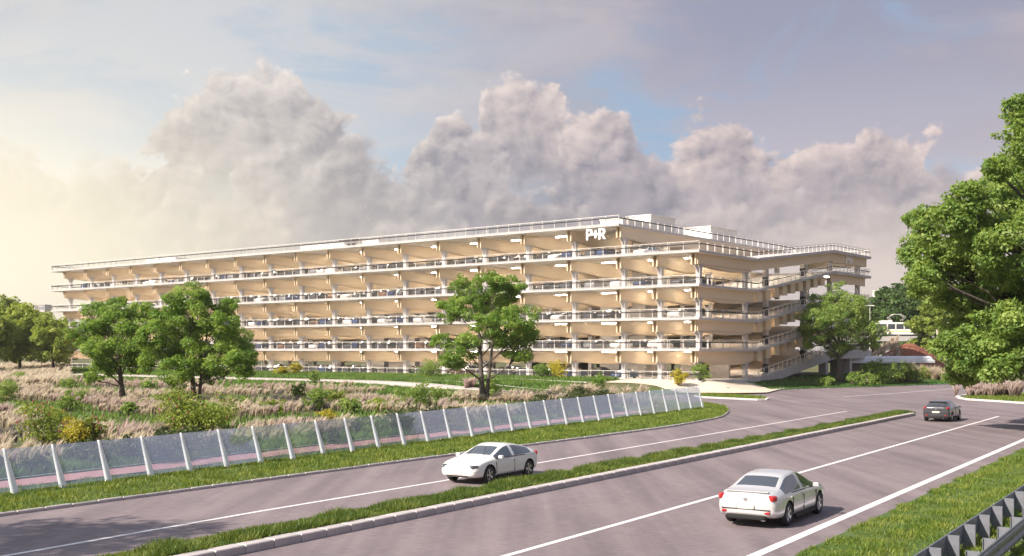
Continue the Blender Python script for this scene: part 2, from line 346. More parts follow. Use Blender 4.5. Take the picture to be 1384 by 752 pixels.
# ------------------------------------------------------------------ object helpers
def tag(o, label=None, cat=None, group=None, kind=None):
    if label: o['label'] = label
    if cat: o['category'] = cat
    if group: o['group'] = group
    if kind: o['kind'] = kind
    return o
def empty(name, loc=(0, 0, 0), rz=0.0, label=None, cat=None, group=None):
    o = bpy.data.objects.new(name, None); COL.objects.link(o); o.location = loc; o.rotation_euler = (0, 0, rz); o.empty_display_size = .3
    return tag(o, label, cat, group)
def link(name, me, parent=None, loc=None, rot=None):
    o = bpy.data.objects.new(name, me); COL.objects.link(o)
    if parent is not None: o.parent = parent
    if loc is not None: o.location = loc
    if rot is not None: o.rotation_euler = rot
    return o
class MB:
    """collects shapes, then makes ONE mesh"""
    def __init__(s): s.v, s.f, s.m = [], [], []
    def add(s, vs, fs, mi=0):
        o = len(s.v); s.v += [tuple(p) for p in vs]; s.f += [tuple(i+o for i in f) for f in fs]; s.m += [mi]*len(fs); return s
    def box(s, lo, hi, mi=0, M=None, taper=1.0):
        (a, b, c), (d, e, f) = lo, hi
        cx, cy = (a+d)/2, (b+e)/2
        vs = [(a, b, c), (d, b, c), (d, e, c), (a, e, c)]+[(cx+(x-cx)*taper, cy+(y-cy)*taper, f) for x, y in ((a, b), (d, b), (d, e), (a, e))]
        if M is not None: vs = [M @ Vector(p) for p in vs]
        return s.add(vs, [(3, 2, 1, 0), (4, 5, 6, 7), (0, 1, 5, 4), (1, 2, 6, 5), (2, 3, 7, 6), (3, 0, 4, 7)], mi)
    def cbox(s, lo, hi, b=.03, mi=0):
        """box whose top edges are chamfered"""
        (a, bb, c), (d, e, f) = lo, hi
        vs = [(a, bb, c), (d, bb, c), (d, e, c), (a, e, c), (a, bb, f-b), (d, bb, f-b), (d, e, f-b), (a, e, f-b), (a+b, bb+b, f), (d-b, bb+b, f), (d-b, e-b, f), (a+b, e-b, f)]
        fs = [(3, 2, 1, 0), (8, 9, 10, 11)]
        for i in range(4):
            j = (i+1) % 4; fs += [(i, j, 4+j, 4+i), (4+i, 4+j, 8+j, 8+i)]
        return s.add(vs, fs, mi)
    def prism(s, pts, z0, z1, mi=0, mtop=None):
        n = len(pts)
        zz0 = z0 if callable(z0) else (lambda x, y: z0); zz1 = z1 if callable(z1) else (lambda x, y: z1)
        vs = [(x, y, zz0(x, y)) for x, y in pts]+[(x, y, zz1(x, y)) for x, y in pts]
        s.add(vs, [tuple(range(n))[::-1]]+[(i, (i+1) % n, n+(i+1) % n, n+i) for i in range(n)], mi)
        s.f.append(tuple(len(s.v)-n+i for i in range(n))); s.m.append(mi if mtop is None else mtop)
        return s
    def bar(s, p, q, w, h=None, mi=0):
        p, q = Vector(p), Vector(q); d = (q-p); L = d.length; d.normalize(); h = h or w
        up = Vector((0, 0, 1)) if abs(d.z) < .95 else Vector((0, 1, 0))
        a = d.cross(up).normalized()*w/2; b = a.cross(d).normalized()*h/2
        vs = [p-a-b, p+a-b, p+a+b, p-a+b, q-a-b, q+a-b, q+a+b, q-a+b]
        return s.add(vs, [(0, 1, 2, 3), (7, 6, 5, 4), (0, 4, 5, 1), (1, 5, 6, 2), (2, 6, 7, 3), (3, 7, 4, 0)], mi)
    def tube(s, pts, radii, n=8, mi=0, cap=True):
        pts = [Vector(p) for p in pts]; base = len(s.v); ref = Vector((.3, .2, 1)).normalized()
        rings = []
        for i, p in enumerate(pts):
            d = (pts[min(i+1, len(pts)-1)]-pts[max(i-1, 0)]).normalized()
            a = d.cross(ref if abs(d.dot(ref)) < .98 else Vector((1, 0, 0))).normalized(); b = d.cross(a)
            rings.append([p+(a*math.cos(2*PI*k/n)+b*math.sin(2*PI*k/n))*radii[i] for k in range(n)])
        vs = [v for r in rings for v in r]; fs = []
        for i in range(len(pts)-1):
            for k in range(n): fs.append((i*n+k, i*n+(k+1) % n, (i+1)*n+(k+1) % n, (i+1)*n+k))
        if cap: fs += [tuple(range(n))[::-1], tuple((len(pts)-1)*n+k for k in range(n))]
        return s.add(vs, fs, mi)
    def mesh(s, name, mats, smooth=False):
        me = bpy.data.meshes.new(name); me.from_pydata(s.v, [], s.f)
        for m in (mats if isinstance(mats, (list, tuple)) else [mats]): me.materials.append(m)
        if any(s.m): me.polygons.foreach_set('material_index', s.m)
        if smooth: me.polygons.foreach_set('use_smooth', [True]*len(s.f))
        me.update(); return me
    def build(s, name, mats, parent=None, smooth=False, loc=None, rot=None): return link(name, s.mesh(name, mats, smooth), parent, loc, rot)

def np_mesh(name, verts, faces_n, mats, tone=None, smooth=False):
    """verts (N,3); faces of faces_n corners each, corners in order"""
    me = bpy.data.meshes.new(name); n = len(verts); nf = n//faces_n
    me.vertices.add(n); me.vertices.foreach_set('co', np.asarray(verts, np.float32).ravel())
    me.loops.add(n); me.loops.foreach_set('vertex_index', np.arange(n, dtype=np.int32))
    me.polygons.add(nf); me.polygons.foreach_set('loop_start', np.arange(0, n, faces_n, dtype=np.int32))
    me.update(calc_edges=True)
    if tone is not None:
        at = me.attributes.new('tone', 'FLOAT', 'POINT'); at.data.foreach_set('value', np.asarray(tone, np.float32))
    me.materials.append(mats); 
    return me

# ------------------------------------------------------------------ place: road frame, building frame, terrain
RD = (.544, .839)                         # along the road (away from the camera)
def RP(p, s): return (.839*p+.544*s, -.544*p+.839*s)
BA = (15.2, 150.0); BANG = math.atan2(-.615, .788)
def BW(x, y):                              # building local (x to the right along the front, y inwards) -> world
    return (BA[0]+.788*x+.615*y, BA[1]-.615*x+.788*y)
def BL(X, Y):
    dx, dy = X-BA[0], Y-BA[1]
    return (.788*dx-.615*dy, .615*dx+.788*dy)
GZ = 1.3                                   # ground level at the building
def flat(px, py, z=0.0):
    Y = (CAMZ-z)*F/(py-474.0); return ((px-692)/F*Y, Y)
def smooth01(t): t = np.clip(t, 0, 1); return t*t*(3-2*t)

left_edge = [RP(-32.4, s) for s in (-70, -40, -15, 0, 15, 30, 45)]+[flat(*p) for p in ((896, 579.5), (930, 573.5), (953, 569.5), (976.5, 564.5), (985.6, 557), (981, 550), (961, 546.5), (930, 545), (897, 541))]
far_edge = [flat(*p) for p in ((885, 536.5), (905, 533), (948, 532.5), (1000, 532.5), (1038, 531.5), (1046, 527.5), (1100, 525), (1200, 522.3), (1280, 519.5), (1340, 518.0))]+[(120, 205), (190, 262)]
right_edge = [(215, 240), (120, 150), (86, 128), (69, 133), (57, 131), (50.5, 126), flat(1299, 540.5), flat(1340, 543), flat(1384, 546), (54.5, 97.5), (62, 92), (75, 92), (90, 100), (110, 112)]+[(125, 98), (90, 78), (74, 84.5), (60, 86.5), (49.5, 76.5)]+[RP(-9.1, s) for s in (80, 60, 45, 30, 15, 0, -40, -70)]
def resample(pts, step=1.2, closed=True):
    out = []; n = len(pts)
    for i in range(n if closed else n-1):
        a, b = np.array(pts[i]), np.array(pts[(i+1) % n]); L = np.linalg.norm(b-a); k = max(1, int(L/step)) if L < 60 else max(1, int(L/6))
        for j in range(k): out.append(tuple(a+(b-a)*j/k))
    if not closed: out.append(tuple(pts[-1]))
    return out
def smooth_path(pts, it=2, closed=False):
    for _ in range(it):
        o = [] if closed else [pts[0]]; n = len(pts)
        for i in range(n if closed else n-1):
            a, b = np.array(pts[i]), np.array(pts[(i+1) % n]); o += [tuple(a*.75+b*.25), tuple(a*.25+b*.75)]
        if not closed: o.append(pts[-1])
        pts = o
    return pts
ASPH = smooth_path(left_edge, 2)+smooth_path(far_edge, 1)+smooth_path(right_edge, 1)
ASPH_A = np.array(ASPH)
def inside(X, Y, P):
    X = np.asarray(X, float); Y = np.asarray(Y, float); r = np.zeros(X.shape, bool); n = len(P)
    for i in range(n):
        (x1, y1), (x2, y2) = P[i], P[(i+1) % n]
        c = ((y1 > Y) != (y2 > Y)) & (X < (x2-x1)*(Y-y1)/((y2-y1) if y2 != y1 else 1e-9)+x1); r ^= c
    return r
def segdist(X, Y, P, closed=True):
    X = np.asarray(X, float); Y = np.asarray(Y, float); d = np.full(X.shape, 1e9); n = len(P)
    for i in range(n if closed else n-1):
        x1, y1 = P[i]; x2, y2 = P[(i+1) % n]; dx, dy = x2-x1, y2-y1; L = dx*dx+dy*dy+1e-12
        t = np.clip(((X-x1)*dx+(Y-y1)*dy)/L, 0, 1); d = np.minimum(d, np.hypot(X-x1-t*dx, Y-y1-t*dy))
    return d
def height(X, Y):
    """terrain without the road cut"""
    X = np.asarray(X, float); Y = np.asarray(Y, float)
    dx, dy = X-BA[0], Y-BA[1]; lx = .788*dx-.615*dy; ly = .615*dx+.788*dy
    ox = np.maximum(np.maximum(-145-lx, lx-13), 0); oy = np.maximum(np.maximum(-2.6-ly, ly-60), 0)
    d = np.hypot(ox, oy)
    w = 12+28*smooth01((-lx+2)/34)
    w = np.where(ly > 5, 12.0, w)
    h = GZ*(1-smooth01((d-1.5)/w))
    far = smooth01((Y-200)/150)*1.2*smooth01((d-20)/60)
    return .1+h+far
def ground(X, Y):
    da = segdist(X, Y, ASPH)
    return .1+(height(X, Y)-.1)*smooth01(da/9.0)
def at_px(px, py, it=30):
    z = .5
    for _ in range(it):
        X, Y = flat(px, py, z); z = .5*z+.5*float(ground(np.array([X]), np.array([Y]))[0])
    return X, Y, z
def up(px, py, Y): return ((px-692)/F*Y, Y, CAMZ+(474-py)*Y/F)

def poly_mesh(name, pts, z, m, kind='structure', step=None, parent=None):
    """a flat or draped sheet over a polygon"""
    bm = bmesh.new(); vs = [bm.verts.new((x, y, 0)) for x, y in pts]; f = bm.faces.new(vs)
    if f.normal.z < 0: f.normal_flip()
    bmesh.ops.triangulate(bm, faces=bm.faces[:])
    if step:
        for _ in range(4):
            es = [e for e in bm.edges if e.calc_length() > step]
            if not es: break
            bmesh.ops.subdivide_edges(bm, edges=es, cuts=1); bmesh.ops.triangulate(bm, faces=bm.faces[:])
    for v in bm.verts: v.co.z = z if not callable(z) else 0
    if callable(z):
        a = np.array([v.co[:2] for v in bm.verts]); zz = z(a[:, 0], a[:, 1])
        for v, q in zip(bm.verts, zz): v.co.z = q
    me = bpy.data.meshes.new(name); bm.to_mesh(me); bm.free(); me.materials.append(m)
    o = link(name, me, parent)
    if kind: o['kind'] = kind
    return o

def build_ground():
    xs = np.concatenate([[-9000, -4000, -1500, -700, -420], np.arange(-300, -120, 6), np.arange(-120, 120, 2.0), np.arange(120, 301, 6), [420, 700, 1500, 4000, 9000]])
    ys = np.concatenate([[-6000, -1500, -400, -150], np.arange(-70, 20, 6), np.arange(20, 240, 2.0), np.arange(240, 420, 6), [520, 700, 1500, 4000, 9000, 14000]])
    X, Y = np.meshgrid(xs, ys); sh = X.shape; Xf, Yf = X.ravel(), Y.ravel()
    da = segdist(Xf, Yf, ASPH); ins = inside(Xf, Yf, ASPH)
    z = ground(Xf, Yf)-.03
    z = np.where(ins, -.35, np.where(da < 4, -.35+(z+.35)*smooth01((da-1.5)/2.5), z))
    lx, ly = .788*(Xf-BA[0])-.615*(Yf-BA[1]), .615*(Xf-BA[0])+.788*(Yf-BA[1])
    z = np.where((lx > -141) & (lx < 12) & (ly > -1.5) & (ly < 57), GZ-.15, z)
    me = bpy.data.meshes.new('ground'); ny, nx = sh
    fs = [(j*nx+i, j*nx+i+1, (j+1)*nx+i+1, (j+1)*nx+i) for j in range(ny-1) for i in range(nx-1)]
    me.from_pydata(np.stack([Xf, Yf, z], 1).tolist(), [], fs); me.materials.append(M_SOIL); me.polygons.foreach_set('use_smooth', [True]*len(fs))
    tag(link('ground', me), kind='structure')
    road = poly_mesh('road', ASPH, 0.0, M_ASPH)
    # grassy shoulder that closes the step between carriageway and terrain
    P = resample(ASPH, 1.2); n = len(P); A = np.array(P)
    T = np.roll(A, -1, 0)-np.roll(A, 1, 0); T /= np.linalg.norm(T, axis=1)[:, None]+1e-9; N = np.stack([T[:, 1], -T[:, 0]], 1)
    if inside(A[40:41, 0]+N[40, 0]*.3, A[40:41, 1]+N[40, 1]*.3, ASPH)[0]: N = -N
    offs = (0.0, .0, 1.5, 3.0, 4.6); vs = []
    for k, o in enumerate(offs):
        q = A+N*o; da = segdist(q[:, 0], q[:, 1], ASPH)
        zz = .1+(height(q[:, 0], q[:, 1])-.1)*smooth01(da/9.0)+.012 if k else np.full(n, -.3)
        bad = da < o-.25
        q[bad] = A[bad]+N[bad]*.02
        vs += np.column_stack([q, zz]).tolist()
    fs = []
    for k in range(len(offs)-1):
        for i in range(n):
            j = (i+1) % n; fs.append((k*n+i, k*n+j, (k+1)*n+j, (k+1)*n+i))
    me = bpy.data.meshes.new('verge'); me.from_pydata(vs, [], fs); me.materials.append(M_TURF); tag(link('verge', me), kind='structure')
    return road

road = build_ground()

def ribbon(name, path, w, z, m, parent=None, kind=None):
    A = np.array(path); T = np.gradient(A, axis=0); T /= np.linalg.norm(T, axis=1)[:, None]; N = np.stack([T[:, 1], -T[:, 0]], 1)
    w = np.broadcast_to(np.asarray(w, float), (len(A),))[:, None]
    a, b = A+N*w/2, A-N*w/2
    za = z(a[:, 0], a[:, 1]) if callable(z) else np.full(len(A), z); zb = z(b[:, 0], b[:, 1]) if callable(z) else np.full(len(A), z)
    vs = np.concatenate([np.column_stack([a, za]), np.column_stack([b, zb])]).tolist(); n = len(A)
    me = bpy.data.meshes.new(name); me.from_pydata(vs, [], [(i, n+i, n+i+1, i+1) for i in range(n-1)][::1]); me.materials.append(m)
    me.update()
    if me.polygons[0].normal.z < 0: me.flip_normals()
    o = link(name, me, parent)
    if kind: o['kind'] = kind
    return o
def line_px(pts, n=40):
    q = [flat(*p) for p in pts]; return resample(q, 2.0, False)
# lane lines, parts of the road
lane1 = line_px([(21.7, 749), (350, 691.5), (600, 650), (720, 627.3), (1145, 556)])
d0 = np.array(lane1[0])-np.array(lane1[3]); d0 /= np.linalg.norm(d0)
ribbon('lane_line', [tuple(np.array(lane1[0])+d0*40), tuple(np.array(lane1[0])+d0*15)]+lane1, .17, .004, M_LINE, road)
ribbon('lane_line', [RP(-15.42, s) for s in range(-30, 90, 3)]+[flat(1350, 563)], .20, .004, M_LINE, road)
ribbon('edge_line', [RP(-10.15, s) for s in range(-30, 80, 3)], .30, .004, M_LINE, road)
ribbon('lane_line', line_px([(1140, 536.5), (1220, 531), (1302, 524.5)]), .22, .004, M_LINE, road)

# kerbs
def kerb_run(name, path, w, h, m, n_stone, label_stone='kerb_stone', closed=False, zb=-.1):
    """a kerb of separate stones; each stone an object"""
    root = tag(empty(name, (*path[0], 0)), kind='structure')
    pts = resample(path, 1.0, closed)
    if closed: pts.append(pts[0])
    mb = MB().cbox((-.485, -w/2, zb), (.485, w/2, h), .025); me = mb.mesh('kerb_stone', m)
    A = np.array(pts); L = np.concatenate([[0], np.cumsum(np.linalg.norm(np.diff(A, axis=0), axis=1))])
    tot = L[-1]; k = int(tot); k = min(k, n_stone)
    for i in range(k):
        s = (i+.5)*tot/k; x = np.interp(s, L, A[:, 0]); y = np.interp(s, L, A[:, 1]); x2 = np.interp(s+.3, L, A[:, 0]); y2 = np.interp(s+.3, L, A[:, 1]); x1 = np.interp(s-.3, L, A[:, 0]); y1 = np.interp(s-.3, L, A[:, 1])
        o = link('kerb_stone', me, root, (x-path[0][0], y-path[0][1], random.uniform(-.006, .004)), (0, 0, math.atan2(y2-y1, x2-x1)))
        o.scale = (tot/k*1.0, 1, 1)
    return root
verge_path = smooth_path(left_edge, 2)
vp = [p for p in verge_path if p[1] > 18]
kerb_run('verge_kerb', vp, .16, .115, M_KERB, 140)
med_p0, med_p1, MED_END = -23.15, -21.2, 94.0
med_r = [RP(-21.4, s) for s in np.arange(8, MED_END+.1, 4)]
def med_dp(s): return 0.0
kerb_run('median_kerb', med_r, .42, .22, M_KERB, 110)
ribbon('median', [RP(-22.4, s) for s in np.arange(-10, MED_END+.5, 3)], 1.6, .13, M_TURF, kind='structure')
kerb_run('median_edge', [RP(-23.2, s) for s in np.arange(8, MED_END+.1, 4)], .10, .10, M_KERB, 110)
isl = [p for p in smooth_path(right_edge, 1) if 90 < p[1] < 140 and p[0] < 80]
kerb_run('island_kerb', isl, .35, .17, M_KERBW, 110)
far_k = [p for p in smooth_path(far_edge, 1) if p[0] > 33 and p[0] < 110]
kerb_run('junction_kerb', far_k, .22, .14, M_KERB, 120)
# small grass strip in the junction
strip = smooth_path([flat(*p) for p in ((938, 537.5), (1000, 540.3), (1036, 541.8), (1037, 538.8), (1000, 536.0), (945, 533.8))], 1, True)
poly_mesh('traffic_island', strip, .13, M_TURF)
kerb_run('traffic_island_kerb', strip, .3, .16, M_KERBW, 60, closed=True)

# plaza and paths, draped on the terrain
def G2(dz): return lambda X, Y: ground(X, Y)+dz
plaza = [at_px(*p)[:2] for p in ((888, 527), (920, 531), (950, 531.8), (1000, 531.6), (1036, 531), (1044, 528), (1062, 524), (1050, 520), (1042, 518.3))]+[BW(13.2, 12), BW(13.2, -3.1), BW(4, -3.1), BW(2, -8)]
poly_mesh('plaza', plaza, G2(.035), M_PLAZA, step=2.0)
def front_line(ly, x0, x1, n=60): return [BW(x, ly) for x in np.linspace(x0, x1, n)]
ribbon('service_path', front_line(-21.5, -175, -2), 4.5, G2(.05), M_PATHW, kind='structure')
for ly in (-23.9, -19.1): ribbon('path_edging', front_line(ly, -175, -3), .5, G2(.10), M_KERBW, kind='structure')
for ly in (-15.5, -9.0): ribbon('terrace_edging', front_line(ly, -150, 0), .45, G2(.16), M_KERBW, kind='structure')

# ------------------------------------------------------------------ fence frame
FP0 = np.array(flat(20.3, 667, .12)); FP1 = np.array(flat(950.4, 551.5, .12)); FD = (FP1-FP0); FLEN = np.linalg.norm(FD); FD /= FLEN; FN = np.array((-FD[1], FD[0]))
def FW(s, o): q = FP0+FD*s+FN*o; return (q[0], q[1])
ribbon('cycle_path', [FW(s, 2.4) for s in np.arange(-45, 62, 3)], 2.0, G2(.06), M_PATHP, kind='structure')
ribbon('cycle_path_edging', [FW(s, 3.5) for s in np.arange(-45, 64, 3)], .14, G2(.13), M_KERB, kind='structure')

POST_PX = [-52, 20.3, 85.3, 147.4, 204.6, 257.6, 307.4, 353.4, 396.2, 437.9, 477, 512.6, 547.2, 579.5, 609.9, 639.4, 667.6, 693.9, 718.5, 743.8, 767.2, 789.3, 810.6, 830, 849.6, 867.3, 885.3, 902.7, 919.4, 935.2, 950.4]
def glass_fence():
    base = FW(0, 0)
    root = empty('glass_fence', (base[0], base[1], .1), 0, 'long roadside screen of glass panes between white leaning posts', 'fence')
    pos = []
    for px in POST_PX:
        r = (px-692)/F; s = (FP0[0]-r*FP0[1])/(r*FD[1]-FD[0]); pos.append(s)
    def topz(s): return 1.60+.34*max(0, s)/FLEN
    # post mesh, unit height 1, leans along FN
    lean = .20; ex = Vector((FD[0], FD[1], 0)); ey = Vector((FN[0], FN[1], 0))
    def P(a, b, z): return ex*a+ey*b+Vector((0, 0, z))
    for i, s in enumerate(pos):
        H = topz(s); w0, w1, d0, d1 = .125, .052, .09, .05; L = .44
        mb = MB()
        lv = []
        for (f, w, d) in ((-.1, w0, d0), (0, w0, d0), (.5, (w0+w1)/2, (d0+d1)/2), (.97, w1, d1), (1.0, w1*.7, d1*.7)):
            c = .02
            ring = [(-w+c, -d), (w-c, -d), (w, -d+c), (w, d-c), (w-c, d), (-w+c, d), (-w, d-c), (-w, -d+c)]
            lv.append([P(a-.14*f, b+L*f, f*H) for a, b in ring])
        vs = [v for r_ in lv for v in r_]; fs = [tuple(range(8))[::-1], tuple(32+k for k in range(8))]
        for q in range(4):
            for k in range(8): fs.append((q*8+k, q*8+(k+1) % 8, q*8+8+(k+1) % 8, q*8+8+k))
        mb.add(vs, fs)
        w = FW(s, 0); mb.build('post', M_POSTW, root, loc=(w[0]-base[0], w[1]-base[1], 0))
        if i:
            s0 = pos[i-1]; g = MB(); o = .0
            def Q(s_, f, oo): q = FW(s_, L*f+oo); return (q[0]-base[0]-FD[0]*.14*f, q[1]-base[1]-FD[1]*.14*f, f*topz(s_)*.985)
            vs = [Q(s0+.09, .06, .012), Q(s-.09, .06, .012), Q(s-.06, 1, .012), Q(s0+.06, 1, .012), Q(s0+.09, .06, -.012), Q(s-.09, .06, -.012), Q(s-.06, 1, -.012), Q(s0+.06, 1, -.012)]
            g.add(vs, [(0, 1, 2, 3), (7, 6, 5, 4), (0, 4, 5, 1), (1, 5, 6, 2), (2, 6, 7, 3), (3, 7, 4, 0)])
            g.build('glass_pane', M_FGLASS, root)
    return pos
glass_fence()

# ------------------------------------------------------------------ the car park
LZ = [0.0, 3.8, 7.8, 12.05, 16.35, 20.5]            # underside of each deck (0 = ground slab), relative to GZ
TH = .30
XL, XR, XE, YF, YJ, YR, YB = -141.5, .6, 12.6, -2.3, 14.8, 42.0, 58.0
COLX = [-8.1*k for k in range(18)][::-1]+[5.63, 11.3]
def top(i): return LZ[i]+TH if i else 0.02
def build_carpark():
    root = empty('parking_garage', (BA[0], BA[1], GZ), BANG, 'long open timber and white concrete car park with six parking levels', 'car park')
    # decks
    deckpts = [(XL, YF), (XE, YF), (XE, YJ), (XR, YJ), (XR, YB-2), (XL, YB-2)]
    MB().prism([(XL, YF), (XE+.3, YF), (XE+.3, YJ), (XR, YJ), (XR, YB), (XL, YB)], -.6, 0.02, 0).build('ground_slab', [M_DECK], root)
    for i in (1, 2, 3, 4, 5):
        mb = MB()
        pts = deckpts if i < 5 else [(XL, YF), (XR, YF), (XR, YB-2), (XL, YB-2)]
        z0 = LZ[i]
        n = len(pts)
        # slab with a chamfered nose
        vs = [(x, y, z0) for x, y in pts]+[(x, y, z0+TH) for x, y in pts]
        mb.add(vs, [tuple(range(n))[::-1]], 1); mb.add(vs, [tuple(n+k for k in range(n))], 2); mb.add(vs, [(k, (k+1) % n, n+(k+1) % n, n+k) for k in range(n)], 0)
        mb.build('deck', [M_CONC, M_SOFF, M_DECK], root)
        # upstand strip that shows as the bright white edge
        e = MB().box((XL, YF-.06, z0+.05), ((XE if i < 5 else XR), YF-.003, z0+TH+.03)); 
        e.build('deck_edge', M_CONC, root)
    ramp_fill = MB().box((-2.3, -.05, -.10), (2.3, .05, -.05)).mesh('strip_light', M_LED)
    # side ramps up to the next level, and the flat landings at their head
    for i in range(5):
        za, zb = top(i), top(i+1)-(1.1 if i == 4 else .25); n = 9
        thick = TH if i else 1.25
        vs = []; 
        prof = [(YJ+.004, 0.0)]+[(YJ+(YR-YJ)*t, (za+(zb-za)*smooth01(t*.9+.05) if False else za+(zb-za)*(t if .12 < t < .88 else t))) for t in np.linspace(0, 1, n)][1:]+[(YB, zb)]
        prof[0] = (YJ+.004, za)
        m = len(prof)
        for x in (XR+.006, XE):
            for y, z in prof: vs.append((x, y, z))
            for y, z in prof: vs.append((x, y, z-(thick if i else min(thick, max(.12, z+.3)))))
        mb = MB(); fs0, fs1, fs2 = [], [], []
        for k in range(m-1):
            fs2.append((k, 2*m+k, 2*m+k+1, k+1)); fs1.append((m+k, m+k+1, 3*m+k+1, 3*m+k))
            fs0 += [(k, k+1, m+k+1, m+k), (2*m+k, 3*m+k, 3*m+k+1, 2*m+k+1)]
        fs0 += [(0, m, 3*m, 2*m), (m-1, 3*m-1, 4*m-1, 2*m-1)]
        mb.add(vs, fs2, 2); mb.add(vs, fs1, 1); mb.add(vs, fs0, 0)
        mb.build('ramp', [M_CONC, M_SOFF if i else M_CONC, M_DECK], root)
        MB().add([(XE+.003, y, z-.30) for y, z in prof]+[(XE+.05, y, z-.30) for y, z in prof]+[(XE+.003, y, z+.10) for y, z in prof]+[(XE+.05, y, z+.10) for y, z in prof],
                 [(m+k, m+k+1, 3*m+k+1, 3*m+k) for k in range(m-1)]+[(2*m+k, 3*m+k, 3*m+k+1, 2*m+k+1) for k in range(m-1)]+[(k, k+1, m+k+1, m+k) for k in range(m-1)]).build('ramp_edge', M_CONC, root)
        # railing along the ramp
        rl = MB(); L = 0
        for (y0, z0), (y1, z1) in zip(prof[:-1], prof[1:]):
            rl.bar((XE-.1, y0, z0+1.18), (XE-.1, y1, z1+1.18), .07, .06, 0); rl.bar((XE-.13, y0, z0+.85), (XE-.13, y1, z1+.85), .05, .10, 1)
            rl.add([(XE-.08, y0, z0+.1), (XE-.08, y1, z1+.1), (XE-.08, y1, z1+1.15), (XE-.08, y0, z0+1.15)], [(0, 1, 2, 3)], 2)
        ys = np.arange(YJ+.3, YB, 1.55); pz = np.interp(ys, [p[0] for p in prof], [p[1] for p in prof])
        for y, z in zip(ys, pz): rl.box((XE-.14, y-.045, z), (XE-.05, y+.045, z+1.2), 0)
        rl.build('ramp_railing', [M_RAIL, M_DARKM, M_MESH], root)
        if i == 4 or True:
            re = MB(); re.bar((XR+.1, YB-.1, zb+1.18), (XE-.05, YB-.1, zb+1.18), .07, .06, 0); re.bar((XR+.1, YB-.13, zb+.85), (XE-.05, YB-.13, zb+.85), .05, .1, 1)
            for x in np.arange(XR+.2, XE, 1.5): re.box((x-.045, YB-.15, zb), (x+.045, YB-.06, zb+1.2), 0)
            re.build('landing_railing', [M_RAIL, M_DARKM, M_MESH], root)
        if i:
            for y in (YJ+5, YJ+13, YJ+21, YR+6):
                zz = np.interp(y, [p[0] for p in prof], [p[1] for p in prof])-TH
                o = link('strip_light', ramp_fill, root, (6.2, y, zz-.02)); o.scale = (1.4, 1, 1)  # glowing strips added under the ramps to brighten their undersides
        # timber under the ramps
        if i == 4:
            for (a, b) in zip(prof[:-1], prof[1:]):
                zz0, zz1 = a[1]-TH-.003, b[1]-TH-.003
                MB().add([(XE-.75, a[0], zz0-1.35), (XE-.75, b[0], zz1-1.35), (XE-.75, b[0], zz1), (XE-.75, a[0], zz0), (XE-1.0, a[0], zz0-1.35), (XE-1.0, b[0], zz1-1.35), (XE-1.0, b[0], zz1), (XE-1.0, a[0], zz0)],
                         [(0, 1, 2, 3), (7, 6, 5, 4), (0, 4, 5, 1), (3, 2, 6, 7), (0, 3, 7, 4), (1, 5, 6, 2)]).build('ramp_fascia', M_TIMBX, root)
            MB().box((XR+.3, YB-.95, zb-TH-1.36), (XE-.74, YB-.7, zb-TH-.004)).build('ramp_fascia', M_TIMBX, root)
        elif i >= 1:
            for y in np.arange(YJ+1.6, YR-1, 2.8):
                z = np.interp(y, [p[0] for p in prof], [p[1] for p in prof])-TH
                MB().box((XR+.4, y-.8, z-1.55), (XE-.6, y+.8, z-.16)).build('ramp_beam', M_TIMBX, root)
            MB().box((XE-1.0, YR+.3, zb-TH-1.36), (XE-.75, YB-.7, zb-TH-.004)).build('ramp_fascia', M_TIMBX, root)
        else:
            for y in (YR-2, YR+8):
                MB().box((XE-1.6, y-.5, -.6), (XE-.4, y+.5, zb-1.28)).build('ramp_pier', M_CONC, root)
    # columns with spreading heads
    cm = {}
    def col_mesh(i, w=.29, g=False):
        key = (i, w, g)
        if key not in cm:
            h = LZ[i+1]-1.46-top(i) if i < 5 else 3
            mb = MB().box((-w, -w, top(i)), (w, w, top(i)+h-.45)); mb.box((-w*1.15, -w*1.15, top(i)+h-.45), (w*1.15, w*1.15, top(i)+h-.18)); mb.box((-w*1.75, -w*1.75, top(i)+h-.18), (w*1.75, w*1.75, top(i)+h))
            cm[key] = mb.mesh('column', M_GREY if g else M_CONC)
        return cm[key]
    for i in range(5):
        for x in COLX:
            if i == 4 and x > 1: continue
            for y in ((0, 16, 32) if i < 3 else (0, 16)):
                if x > 1 and y > 0: continue
                link('column', col_mesh(i), root, (x, y, 0))
        if i < 4: link('column', col_mesh(i), root, (11.3, 13.2, 0)); link('column', col_mesh(i), root, (5.6, 13.2, 0))
    wing = MB().box((-.4, -.4, 0), (.4, .4, 1)).mesh('wing_column', M_CONC); guard = MB().box((-.43, -.43, 0), (.43, .43, 1)).mesh('column_guard', M_BLACK)
    for i in range(5):
        for y in (20.0, 33.0, 43.5, 55.5):
            t = min(1, max(0, (y-YJ)/(YR-YJ))); z = top(i)+(top(i+1)-top(i))*t
            z1 = z+3.1
            if i == 4: continue
            for x in (11.2, 2.2):
                link('wing_column', wing, root, (x, y, z-.01)).scale = (.8, .8, z1-z)
                if x > 5 and y < 40: link('column_guard', guard, root, (x, y, z)).scale = (.8, .8, 1.2)
    # glulam beams, always in pairs, ends showing at the front
    def beam_mesh(y1):
        # straight top, underside bellied between the column rows
        ys = [-1.5, 0.0]+[16*j+16*q/8 for j in range(4) for q in range(1, 9) if 16*j+2*q < y1]+[y1]; n = len(ys)
        zb = [-1.43-(.42*math.sin(PI*(y % 16)/16) if y > 0 else 0) for y in ys]
        vs = [(x, y, z) for x in (-.1, .1) for y, z in zip(ys, zb)]+[(x, y, -.003) for x in (-.1, .1) for y in ys]
        fs = []
        for k in range(n-1): fs += [(k, k+1, n+k+1, n+k), (2*n+k, 3*n+k, 3*n+k+1, 2*n+k+1), (k, 2*n+k, 2*n+k+1, k+1), (n+k, n+k+1, 3*n+k+1, 3*n+k)]
